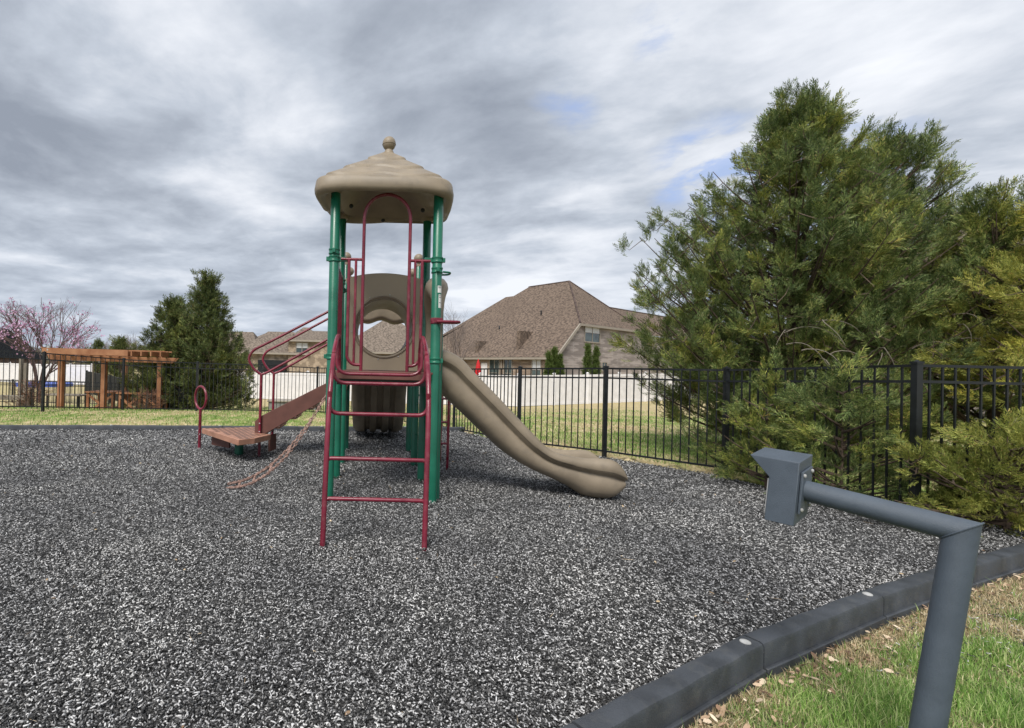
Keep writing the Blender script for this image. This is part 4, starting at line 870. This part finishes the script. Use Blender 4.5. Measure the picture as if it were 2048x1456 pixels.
# ------------------------------------------------------------------ vegetation
def frond(seed,nb=9,sub=2,w=.015):
    r=np.random.default_rng(seed); K=[]   # kites: base, left, tip, right
    def kite(p,d,l,w,nr):
        s=np.cross(d,nr); s/=np.linalg.norm(s)+1e-9; b=p; t=p+d*l; m=p+d*l*.45; K.append([b,m+s*w,t,m-s*w])
    A=np.array([0,0,1.]); nr=np.array([0,1.,0]); bow=r.normal(0,.10,3); bow[2]=0
    ctr=lambda t: A*t+bow*t*t
    for a in(0,.5): kite(ctr(a),(ctr(a+.5)-ctr(a))/.5,.55,w*.8,nr)
    for i in range(nb):
        t=.10+.84*i/nb
        for sd in(-1,1):
            if r.uniform()<.06: continue
            an=r.uniform(.42,.72); d=A*math.cos(an)+np.array([sd,0,0])*math.sin(an)+r.normal(0,.15,3); d/=np.linalg.norm(d)
            l=(.34*(1-t)**.7+.09)*r.uniform(.7,1.25); p=ctr(t); kite(p,d,l,w,nr+r.normal(0,.4,3))
            for j in range(sub):
                q=.3+.5*j/sub; e=d*.82+(A if j%2 else np.array([sd,0,0]))*.5+r.normal(0,.2,3); e/=np.linalg.norm(e)
                kite(p+d*l*q,e,l*.5,w*.85,nr+r.normal(0,.5,3))
    kite(ctr(.9),A,.2,w,nr)
    return np.array(K)
FR=[frond(k,9,2,.016) for k in range(8)]
FRS=[frond(k+30,5,1,.028) for k in range(5)]
def dirmat(D,rg):   # rotation taking +Z to D with random roll
    D=D/np.linalg.norm(D,axis=1,keepdims=True); ref=rg.normal(size=D.shape); X=np.cross(ref,D); X/=np.linalg.norm(X,axis=1,keepdims=True); Y=np.cross(D,X)
    return np.stack([X,Y,D],-1)
def sprays(P,D,S,rg,templ,wscale=1.0):
    n=len(P); which=rg.integers(0,len(templ),n); Rm=dirmat(D,rg); out=[]
    for k,T in enumerate(templ):
        idx=np.where(which==k)[0]
        if not len(idx): continue
        T2=T.reshape(-1,3)*np.array([wscale,wscale,1]); V=np.einsum('nij,kj->nki',Rm[idx],T2)*S[idx][:,None,None]+P[idx][:,None,:]; out.append(V.reshape(-1,3))
    V=np.concatenate(out); return V,np.arange(len(V)).reshape(-1,4)
def conifer(name,base,H,prof,nl,label,mat,seed,spl=(.22,.42),cat='tree',lean=(0,0),z0=.05,dens=9,templ=None,up=.55,group=None,trunkr=.11,wind=(0,0),wsc=1.0,spread=.16,fill=.25,jag=.22,upc=.0,clmp=9,lv_twigs=True):
    """prof: (height fraction, reach toward -x, reach toward +x, reach toward y)"""
    rg=np.random.default_rng(seed); templ=templ or FR; pf=np.array(prof); o=empty(name,base,label=label,cat=cat,group=group)
    P=[];D=[];S=[]; tb=MB(); clump=clmp; B=np.array(base)
    ax=lambda h:B+np.array([lean[0]*h,lean[1]*h,H*h])
    tb.tube([tuple(ax(t)-np.array([0,0,.15 if t==0 else 0])) for t in np.linspace(0,.97,9)],[trunkr*(1-t*.93) for t in np.linspace(0,.97,9)],8)
    for i in range(nl):
        h=z0+(1-z0)*((i+rg.uniform())/nl)**.92; az=i*2.39996+rg.normal(0,.8); c,s=math.cos(az),math.sin(az)
        rl,rr,ry=[np.interp(h,pf[:,0],pf[:,k]) for k in(1,2,3)]; rx=rr if c>0 else rl
        reach=1/math.sqrt((c/max(rx,.05))**2+(s/max(ry,.05))**2)*rg.uniform(1-jag*1.4,1+jag*.45)
        rise=min(reach*.45,H*h*.55); end=np.array([wind[0]*.9*max(0,h-.6)*reach,0,reach*upc*rg.uniform(.3,1.2)+(max(0,h-.68)*1.5*rg.uniform(0,1)**2 if upc>.1 else 0)])+ax(h)+np.array([c*reach+wind[0]*reach,s*reach,0]); hs=max(.03,h-rise/H-.02); st=ax(hs)
        mid=(st+end)/2+np.array([c,s,-.4])*reach*.12
        npt=7; tt=np.linspace(0,1,npt); pts=[(1-t)**2*st+2*t*(1-t)*mid+t*t*end for t in tt]
        tb.tube([tuple(p) for p in pts],[max(.005,.028*(1-t)*(.4+reach*.25)+.004) for t in tt],5)
        n=max(4,int(reach*dens*rg.uniform(.8,1.2))+3)
        for k in range(max(2,round(n/clump))):
            t=1-(1-fill)*(rg.uniform()**1.1); p=(1-t)**2*st+2*t*(1-t)*mid+t*t*end; tg=2*(1-t)*(mid-st)+2*t*(end-mid); tg/=np.linalg.norm(tg)+1e-9
            side=rg.normal(size=3); side-=tg*side.dot(tg); side/=np.linalg.norm(side); off=side*abs(rg.normal(0,spread))*(1.3-t*.7)*(1+.25*reach)
            d=tg*.75+side*.6+np.array([wind[0]*.6,wind[1]*.6,up])+rg.normal(0,.2,3); d/=np.linalg.norm(d); s0_=rg.uniform(*spl)*(1.15-.3*t)
            if lv_twigs and reach>.8: tb.tube([tuple(p),tuple(p+off*.8),tuple(p+off+d*s0_*.5)],[.008,.006,.003],3)
            for c_ in range(clump+rg.integers(-2,3)):
                a_=rg.uniform(-.3,.55); P.append(p+off+d*s0_*a_+rg.normal(0,.11*s0_,3)*(1.4-a_)); D.append(d+rg.normal(0,.36,3)*(1.25-a_*.8)); S.append(s0_*rg.uniform(.45,1.0))
    # leader
    for k in range(10): t=.84+.16*rg.uniform(); P.append(ax(t));D.append(np.array([rg.normal(0,.35)+wind[0],rg.normal(0,.35),1]));S.append(rg.uniform(*spl))
    P=np.array(P);D=np.array(D);S=np.array(S); V,Q=sprays(P,D,S,rg,templ,wsc)
    tb.build('trunk',BARK,o); npmesh('crown',V,Q,mat,o)
    return o
CYP=island_mat('cypress_foliage',[(0,(.04,.062,.023)),(.3,(.098,.142,.040)),(.65,(.175,.23,.062)),(.88,(.30,.34,.11)),(1,(.36,.28,.13))],.62,[(.32,(.55,.65,.70)),(.50,(.95,1.0,1.0)),(.68,(1.6,1.4,.95))],1.7,spec=.35,transl=.18)
CYG=island_mat('golden_cypress_foliage',[(0,(.08,.11,.025)),(.3,(.24,.27,.055)),(.65,(.41,.42,.09)),(.9,(.56,.54,.14)),(1,(.42,.25,.09))],.6,[(.32,(.65,.72,.72)),(.52,(1,1,1)),(.7,(1.35,1.25,1.0))],1.1,spec=.35,transl=.25)
JUN=island_mat('juniper_foliage',[(0,(.04,.06,.024)),(.4,(.09,.125,.038)),(.8,(.17,.205,.06)),(.93,(.26,.27,.09)),(1,(.24,.17,.09))],.65,[(.32,(.65,.7,.72)),(.55,(1,1,1)),(.72,(1.4,1.3,.9))],1.0,spec=.3,transl=.15)
ARB=island_mat('arborvitae_foliage',[(0,(.04,.075,.015)),(.5,(.09,.14,.03)),(1,(.16,.20,.05))],.65,spec=.3,transl=.15)
conifer('cypress_tree',(7.5,8.75,0),6.2,[(0,1.3,1.6,1.2),(.10,2.6,2.2,1.7),(.28,3.2,2.4,2.0),(.40,2.95,2.2,2.0),(.52,2.75,2.0,1.9),(.63,2.45,1.8,1.6),(.74,1.95,1.3,1.2),(.88,.70,.8,.7),(1,.15,.25,.2)],440,'largest cypress tree behind the fence, its pointed top the highest in the photo',CYP,11,spl=(.20,.40),dens=40,wind=(.06,0),up=.80,upc=.22,jag=.21,spread=.17,fill=.25,clmp=16,group='cypress trees behind the fence')
conifer('cypress_tree',(9.35,9.0,0),5.85,[(0,1.4,1.4,1.2),(.15,2.0,2.0,1.6),(.4,2.0,2.0,1.7),(.6,1.6,1.5,1.4),(.78,1.2,1.15,1.0),(.9,.75,.85,.7),(1,.15,.3,.2)],200,'second cypress tree, with a feathery top just right of the tallest one',CYP,12,clmp=16,spl=(.20,.42),dens=38,wind=(.14,0),up=.75,upc=.35,jag=.32,spread=.13,group='cypress trees behind the fence')
conifer('cypress_tree',(9.6,7.5,0),4.2,[(0,1.5,1.6,1.2),(.2,2.0,2.0,1.6),(.5,1.55,1.8,1.4),(.72,.95,1.5,1.1),(.85,.55,.8,.7),(1,.12,.2,.15)],150,'thin topped shorter cypress tree third from the left at the right edge',CYP,13,z0=.30,clmp=13,spl=(.20,.38),dens=30,wind=(.12,0),upc=.3,jag=.3,group='cypress trees behind the fence',fill=.35)
conifer('golden_cypress_tree',(9.6,6.2,0),4.35,[(0,2.1,1.9,1.0),(.12,2.4,2.0,1.3),(.35,2.1,1.9,1.4),(.5,1.9,1.8,1.3),(.7,1.5,1.4,1.1),(.88,.8,.8,.7),(1,.15,.2,.15)],190,'golden green cypress tree cut by the right edge of the photo',CYG,14,z0=.36,clmp=13,spl=(.20,.38),dens=34,up=.2,jag=.28)
bt=[o_ for o_ in C.objects if o_.name=='cypress_tree'][0]; rg_=random.Random(3)
for k in range(16):
    a=Vector((7.0+rg_.uniform(-.8,2.0),7.35+rg_.uniform(-.3,.2),rg_.uniform(1.5,2.5))); d=Vector((rg_.uniform(-.5,.9),-.35,rg_.uniform(.1,.5))); p=[a]
    for q in range(8): p.append(p[-1]+d.normalized()*rg_.uniform(.06,.12)); d+=Vector((rg_.gauss(0,.10),rg_.gauss(0,.05),-.20))
    m=MB(); m.tube(p,[.009*(1-q/10) for q in range(9)],5); m.build('dead_branch',GWOOD,bt)
# low boughs growing through the fence
conifer('cypress_sapling',(5.70,5.90,0),1.50,[(0,.6,.5,.4),(.3,1.0,.6,.55),(.7,.85,.6,.5),(1,.3,.3,.3)],40,'young green cypress leaning on the fence beside the keypad housing',CYP,15,clmp=13,spl=(.18,.34),dens=50,up=.35,trunkr=.02,jag=.3)
conifer('cypress_sapling',(5.52,6.80,0),1.35,[(0,.4,.4,.3),(.3,.75,.5,.5),(.7,.60,.5,.5),(1,.2,.2,.2)],26,'young cypress with brownish sprays between the slide end and the keypad housing',CYP,18,clmp=13,spl=(.18,.34),dens=46,up=.3,trunkr=.02,jag=.3)
conifer('golden_cypress_shrub',(6.55,5.02,0),.98,[(0,.9,1.0,.34),(.4,1.1,1.2,.42),(.8,.9,.9,.4),(1,.4,.4,.3)],80,'low golden cypress shrub spilling through the fence onto the mulch',CYG,16,clmp=13,spl=(.17,.30),dens=44,up=.15,cat='shrub',trunkr=.03,z0=.12,jag=.3)
conifer('cypress_sapling',(5.6,7.75,0),1.5,[(0,.3,.4,.3),(.3,.55,.8,.45),(.7,.6,.6,.4),(1,.1,.1,.1)],26,'thin cypress sapling against the pickets behind the slide end',CYP,17,spl=(.18,.32),dens=22,up=.45,trunkr=.02)
conifer('juniper_tree',(-6.55,19.2,-.45),5.05,[(0,1.5,1.6,1.4),(.12,2.1,1.85,1.8),(.30,2.1,1.8,1.8),(.48,1.7,1.35,1.5),(.62,1.3,1.0,1.1),(.76,.9,.68,.7),(.88,.5,.42,.4),(1,.08,.1,.1)],300,'tall pointed dark juniper beyond the left fence',JUN,21,upc=.2,jag=.26,spl=(.26,.46),dens=26,templ=FRS,up=.75,wsc=1.5,spread=.2,group='juniper trees beyond the left fence')
conifer('juniper_tree',(-7.95,19.5,-.45),4.15,[(0,1.2,1.2,1.2),(.15,2.0,1.4,1.5),(.40,1.9,1.3,1.4),(.60,1.35,1.2,1.0),(.80,.6,.6,.5),(1,.08,.1,.1)],260,'shorter juniper merged into the left side of the tall one',JUN,22,upc=.2,jag=.26,spl=(.26,.46),dens=26,templ=FRS,up=.75,wsc=1.5,spread=.2,group='juniper trees beyond the left fence')
# arborvitae by the brick house
aspec=[((11.42,31.6,-.1),2.75,.30,'left arborvitae of the cluster of three by the brick house'),((11.85,31.8,-.1),3.05,.32,'tallest middle arborvitae of the cluster of three by the brick house'),((12.3,32.0,-.1),2.6,.28,'right arborvitae of the cluster of three by the brick house'),((14.75,33.4,-.1),3.45,.46,'left arborvitae of the pair under the upstairs window'),((15.4,33.6,-.1),3.25,.44,'right arborvitae of the pair under the upstairs window')]
for i,(b,H,r_,lb) in enumerate(aspec):
    conifer('arborvitae',b,H,[(0,r_*.75,r_*.75,r_*.75),(.2,r_*.95,r_*.95,r_*.95),(.5,r_*.75,r_*.75,r_*.75),(.8,r_*.33,r_*.33,r_*.33),(1,.02,.02,.02)],120,lb,ARB,40+i,lv_twigs=False,spl=(.16,.30),dens=26,templ=FRS,up=1.6,wsc=1.8,spread=.06,jag=.10,trunkr=.05,group='arborvitae by the brick house')
# deciduous trees
def bare(name,base,H,spread,label,seed,levels=5,mat=BARKG,blossom=None,nb=3,r0=.09,cat='tree',group=None,stems=4,bden=1.0,trunk=.12,split=.42):
    rg=random.Random(seed); o=empty(name,base,label=label,cat=cat,group=group); m=MB(); tips=[]
    def grow(p,d,L,r,lv):
        n=3; pts=[p]; dd=d.copy()
        for k in range(n): dd=(dd+Vector((rg.gauss(0,.10),rg.gauss(0,.10),rg.gauss(.03,.06)))).normalized(); pts.append(pts[-1]+dd*L/n)
        m.tube(pts,[r*(1-.35*k/n) for k in range(n+1)],4 if lv>1 else 6,cap=False)
        if lv>=2: tips.extend((pts[k],dd) for k in range(1,n+1))
        if lv>=levels: return
        for k in range(nb):
            a=rg.uniform(.25,.62); ax=dd.orthogonal().normalized(); ax.rotate(Matrix.Rotation(rg.uniform(0,2*PI),3,dd)); e=dd.copy(); e.rotate(Matrix.Rotation(a,3,ax)); grow(pts[-1] if k<2 else pts[-2],e,L*rg.uniform(.62,.86),r*.58,lv+1)
    b=Vector(base); m.tube([b-Vector((0,0,.2)),b+Vector((0,0,H*trunk))],[r0*1.2,r0],8)
    for k in range(stems):
        a=2*PI*k/stems+rg.uniform(-.4,.4); el=rg.uniform(.25,1.0)*spread; grow(b+Vector((0,0,H*trunk)),Vector((math.cos(a)*el,math.sin(a)*el,1)).normalized(),H*split*.62,r0*.7,1)
    m.build('trunk',mat,o)
    if blossom:
        rn=np.random.default_rng(seed); z0=base[2]; pp=[]
        for p,d in tips:
            hh=(p.z-z0)/H
            if rn.uniform()<blossom(p,hh)*bden: pp+= [np.array(p)+rn.normal(0,.09,3) for _ in range(7)]
        pp=np.array(pp); n=len(pp); V=np.array([(-1,0,0),(0,.8,.2),(1,0,0),(0,-.8,-.2)])[None]*rn.uniform(.03,.065,(n,1,1)); V=np.einsum('nij,nkj->nki',rotm(rn.uniform(0,6,n),rn.uniform(0,6,n),rn.uniform(0,6,n)),V)+pp[:,None]
        npmesh('blossom',V.reshape(-1,3),np.arange(4*n).reshape(-1,4),BLOS,o)
    return o
BLOS=island_mat('redbud_blossom',[(0,(.40,.20,.36)),(.5,(.58,.34,.54)),(1,(.76,.56,.72))],.7,transl=.2)
RBARK=M('redbud_bark',(.14,.10,.10),.9,.2,20)
bare('redbud_tree',(-18.1,26.5,-.95),5.7,.85,'redbud tree with pink blossom above the left fence',5,levels=5,mat=RBARK,blossom=lambda p,h: .95 if (h<.55 and abs(p.x+18.1)>.9) else (.30 if h<.75 else .08),nb=3,r0=.10,stems=7,split=.50,bden=.62)
bare('bare_tree',(5.7,34,-.6),7.0,.42,'leafless pale tree standing just right of the tower',9,levels=6,mat=BARKG,nb=3,r0=.06,stems=3,group=None,split=.40)
for i,(x,y,h,lb) in enumerate([(-46,75,6.5,'bare tree on the skyline left of the redbud'),(-41,78,7,'bare tree on the skyline behind the redbud'),(-38.0,74,7.5,'bare tree on the skyline just right of the redbud'),(-35.6,72,7.0,'bare tree on the skyline right of the small pine'),(-33,76,6.0,'bare tree on the skyline beside the juniper'),(-55,70,6,'bare tree on the skyline at the left edge')]):
    bare('bare_tree',(x,y,-.9),h,.7,lb,60+i,levels=5,nb=3,r0=.10,stems=5,group='bare trees on the skyline',split=.45)
conifer('pine_tree',(-33.8,60,-.9),4.6,[(0,1,1,1),(.3,1.2,1.2,1.2),(.7,.6,.6,.6),(1,.1,.1,.1)],60,'small dark pine behind the pergola roof',JUN,71,spl=(.5,.8),dens=9,templ=FRS,wsc=1.6,group='far pines')
conifer('pine_tree',(-18.6,36,-.9),3.9,[(0,.8,.8,.8),(.3,1.1,1.1,1.1),(.7,.7,.7,.6),(1,.1,.1,.1)],70,'dark evergreen seen under the pergola beam',JUN,72,spl=(.4,.6),dens=10,templ=FRS,wsc=1.6,group='far pines')
# far wood line as one mass
def woods():
    rg=np.random.default_rng(90); n=5200; x=rg.uniform(-140,-24,n); x2=rg.uniform(-24,160,n//3); x=np.concatenate([x,x2]); y=rg.uniform(112,125,len(x)); hh=4.2+1.4*vn(x,y*0,6,3); z=rg.uniform(0,1,len(x))**1.3*hh-1.0
    P=np.column_stack([x,y,z]); D=rg.normal(0,.4,(len(x),3))+np.array([0,0,1]); V,Q=sprays(P,D,rg.uniform(1.2,2.2,len(x)),rg,FRS,1.2)
    npmesh('woods',V,Q,island_mat('winter_woods',[(0,(.10,.085,.07)),(.5,(.17,.15,.12)),(.85,(.22,.20,.15)),(1,(.12,.15,.07))],.9),kind='stuff',label='far line of winter woods on the horizon')
woods()
# ------------------------------------------------------------------ pergola
def pergola():
    # front row close to x -11.5 .. -7.8 at y 18; depth 2.4 m
    zt=1.72; o=empty('pergola',(-9.9,18.6,-.5),label='cedar pergola with a slatted roof beyond the left fence',cat='pergola')
    for x,y in((-11.48,18),(-7.85,18.05),(-12.95,20.4),(-9.9,18.02),(-10.45,20.6)):
        m=MB(); m.box((x,y,(zt-.6)/2-.0),(.17,.17,zt+.7)); m.build('post',CEDAR,o,bevel=.01)
    m=MB(); m.prism([(-11.95,17.88,zt-.02),(-11.85,17.88,zt-.22),(-7.35,17.90,zt-.24),(-7.2,17.90,zt-.04)],(0,.05,0)); m.prism([(-11.95,18.10,zt-.02),(-11.85,18.10,zt-.22),(-7.35,18.12,zt-.24),(-7.2,18.12,zt-.04)],(0,.05,0)); m.build('header_beam',CEDAR,o,bevel=.008)
    m=MB(); m.prism([(-12.5,20.4,zt),(-12.4,20.4,zt-.2),(-7.4,20.7,zt-.2),(-7.2,20.7,zt)],(0,.05,0)); m.build('header_beam',CEDAR,o,bevel=.008)
    for k in range(13):
        x=-11.7+.345*k; m=MB(); m.beam((x,17.35,zt+.075),(x-.25,21.2,zt+.09),.045,.17); m.build('rafter',CEDAR,o,smooth=False)
    m=MB(); m.beam((-11.75,17.33,zt+.10),(-8.7,17.33,zt+.09),.04,.21,(0,0,1)); m.build('fascia_board',CEDAR,o)
    for x in (-12.1,):
        m=MB(); m.beam((x+.35,17.3,zt+.21),(x-.2,21.0,zt+.22),.045,.05); m.build('slat',CEDAR,o)
    for k in range(6): m=MB(); m.beam((-11.9,17.6+.62*k,zt+.19),(-7.5,17.6+.62*k,zt+.18),.045,.045); m.build('slat',CEDAR,o)
    m=MB(); m.box((-11.55,17.37,zt+.22),(.10,.08,.12)); m.box((-11.55,17.33,zt+.14),(.05,.05,.06)); m.build('lamp',STEEL,o)
pergola()
# rope swings / hanging rope under pergola
# cedar planter-like benches with X braces
def xbench(x0,y0,w,label,dep=.75):
    o=empty('cedar_bench',(x0,y0,-.5),label=label,cat='bench',group='cedar benches under the pergola'); z0=-.55
    for dx in(0,w):
        for dy in(0,dep): m=MB(); m.box((x0+dx,y0+dy,z0+.42),(.09,.09,.86)); m.build('leg',CEDAR,o,smooth=False)
    m=MB(); m.box((x0+w/2,y0+dep/2,z0+.87),(w+.2,dep+.2,.05)); m.build('top_board',CEDAR,o,smooth=False)
    m=MB(); m.beam((x0,y0,z0+.1),(x0+w,y0,z0+.78),.04,.08); m.beam((x0,y0-.04,z0+.78),(x0+w,y0-.04,z0+.1),.04,.08); m.build('cross_brace',CEDAR,o,smooth=False)
    m=MB(); m.box((x0+w/2,y0+dep/2,z0+.25),(w-.1,dep-.1,.06)); m.build('shelf',CEDAR,o,smooth=False)
xbench(-9.45,18.3,.75,'cross braced cedar bench left of the middle fence post'); xbench(-8.5,18.3,.8,'cross braced cedar bench right of the middle fence post'); xbench(-10.75,18.5,.95,'open cedar bench with a dark seat between the pergola posts')
def table():
    o=empty('picnic_table',(-12.2,19.5,-.5),label='grey topped patio table left of the first pergola post',cat='table')
    m=MB(); m.box((-12.15,19.5,.12),(1.5,.8,.05)); m.build('table_top',GWOOD,o,bevel=.01)
    for dx in(-.6,.6):
        for dy in(-.3,.3): m=MB(); m.box((-12.15+dx,19.5+dy,-.25),(.07,.07,.72)); m.build('leg',BLACKM,o,smooth=False)
table()
def bench_left():
    o=empty('low_bench',(-14.3,19.2,-.5),label='low pale wooden bench at the left edge beyond the fence',cat='bench')
    m=MB(); m.box((-14.6,19.2,-.02),(2.2,.4,.16)); m.build('seat',GWOOD,o)
    for dx in(-.9,.8): m=MB(); m.box((-14.6+dx,19.2,-.3),(.1,.35,.5)); m.build('leg',GWOOD,o,smooth=False)
bench_left()
o=empty('wooden_post',(-14.2,19.8,-.5),label='weathered grey wooden post pair at the far left behind the fence',cat='post')
for dx,h in((0,2.15),(.19,1.95)): m=MB(); m.box((-14.25+dx,19.8,h/2-.6),(.13,.13,h)); m.build('upright',GWOOD,o,bevel=.01)
m=MB(); m.tube([(-11.0,19.2,1.55),(-10.98,19.2,-.4)],.018,6); m.build('rope',TRIM,None,label='pale rope hanging from the pergola left of its middle post',cat='rope',group='pergola ropes')
m=MB(); m.tube([(-8.75,19.2,1.55),(-8.72,19.2,.1)],.018,6); m.build('rope',TRIM,None,label='pale rope hanging from the pergola near its right post',cat='rope',group='pergola ropes')
# black inner fences beyond the left run
fence('metal_fence',[(-24,25.5,-.85),(-19,25.8,-.85),(-14,26.0,-.85),(-9.8,26.1,-.85)],1.25,'low black picket fence beyond the pergola',step=.16,group='inner black fences')
fence('metal_fence',[(-17.5,20.5,-.62),(-14.5,20.9,-.62),(-11,21.2,-.62),(-8.2,21.4,-.62)],1.2,'black picket fence just behind the pergola benches',step=.15,group='inner black fences')
fence('metal_fence',[(-14.4,24.6,-.18),(-12.2,22.8,-.35),(-10.2,21.2,-.5),(-8.0,19.9,-.58),(-7.35,18.9,-.6)],1.17,'dense black slatted fence stepping down behind the pergola posts',step=.055,group='inner black fences',pr=.020)
fence('metal_fence',[(-7.9,18.4,-.62),(-6.9,18.35,-.62)],1.15,'short black slatted fence panel right of the pergola',step=.06,group='inner black fences',pr=.022)
# pool, utility slab, umbrella, shrubs
m=MB(); m.lathe((-29.5,44,-.9),[(2.2,0),(2.2,.30),(2.1,.33),(2.05,.28)],40); o=empty('pool',(-29.5,44,-.9),label='round pool with a blue liner in front of the distant white fence',cat='pool'); m.build('pool_wall',M('blue_liner',(.06,.13,.55),.4,.1,3),o)
m=MB(); m.lathe((-29.5,44,-.62),[(2.04,-.2),(2.04,-.02)],40); m.build('pool_water',GLASS,o)
o=empty('utility_box',(-3.1,19.2,-.4),label='low grey utility box on the grass beyond the left fence',cat='utility box')
m=MB(); m.box((-3.05,19.4,-.22),(1.9,1.0,.62)); m.build('box_body',CONC,o,bevel=.02); m=MB(); m.box((-3.05,19.4,.115),(2.0,1.1,.06)); m.build('box_lid',TRIM,o,bevel=.01)
o=empty('patio_umbrella',(7.87,36.3,.0),label='closed red patio umbrella beside the white door',cat='umbrella')
m=MB(); m.lathe((7.87,36.3,0),[(.16,.75),(.24,1.0),(.20,1.6),(.13,2.0),(.05,2.25),(.02,2.35)],12); m.build('canopy',REDC,o); m=MB(); m.tube([(7.87,36.3,-.1),(7.87,36.3,1.0)],.03,8); m.build('pole',BLACKM,o)
for i,(x,y,lb) in enumerate([(9.1,36.2,'dark patio chair right of the red umbrella'),(9.9,36.0,'dark patio chair below the window pair'),(10.9,35.6,'dark patio chair by the downspout')]):
    o=empty('patio_chair',(x,y,0),label=lb,cat='chair',group='patio chairs by the brick house')
    m=MB(); m.box((x,y,.45),(.55,.55,.08)); m.build('seat',BLACKM,o,bevel=.02); m=MB(); m.box((x,y+.27,.85),(.55,.06,.8)); m.build('backrest',BLACKM,o,bevel=.02)
    for dx in(-.24,.24):
        for dy in(-.24,.24): m=MB(); m.box((x+dx,y+dy,.2),(.05,.05,.5)); m.build('leg',BLACKM,o,smooth=False)
DRYB=island_mat('bare_twigs',[(0,(.10,.05,.035)),(1,(.24,.13,.09))],.9)
conifer('dry_shrub',(-12.4,17.7,-.35),.95,[(0,.4,.4,.4),(.5,.6,.6,.5),(1,.3,.3,.3)],36,'leafless brown shrub at the foot of the left fence',DRYB,81,spl=(.15,.3),dens=7,templ=FRS,cat='shrub',wsc=.5,group='leafless shrubs')
conifer('dry_shrub',(-8.0,17.4,-.35),.8,[(0,.4,.4,.4),(.5,.55,.55,.5),(1,.3,.3,.3)],30,'leafless brown shrub at the foot of the right pergola post',DRYB,82,spl=(.15,.3),dens=7,templ=FRS,cat='shrub',wsc=.5,group='leafless shrubs')
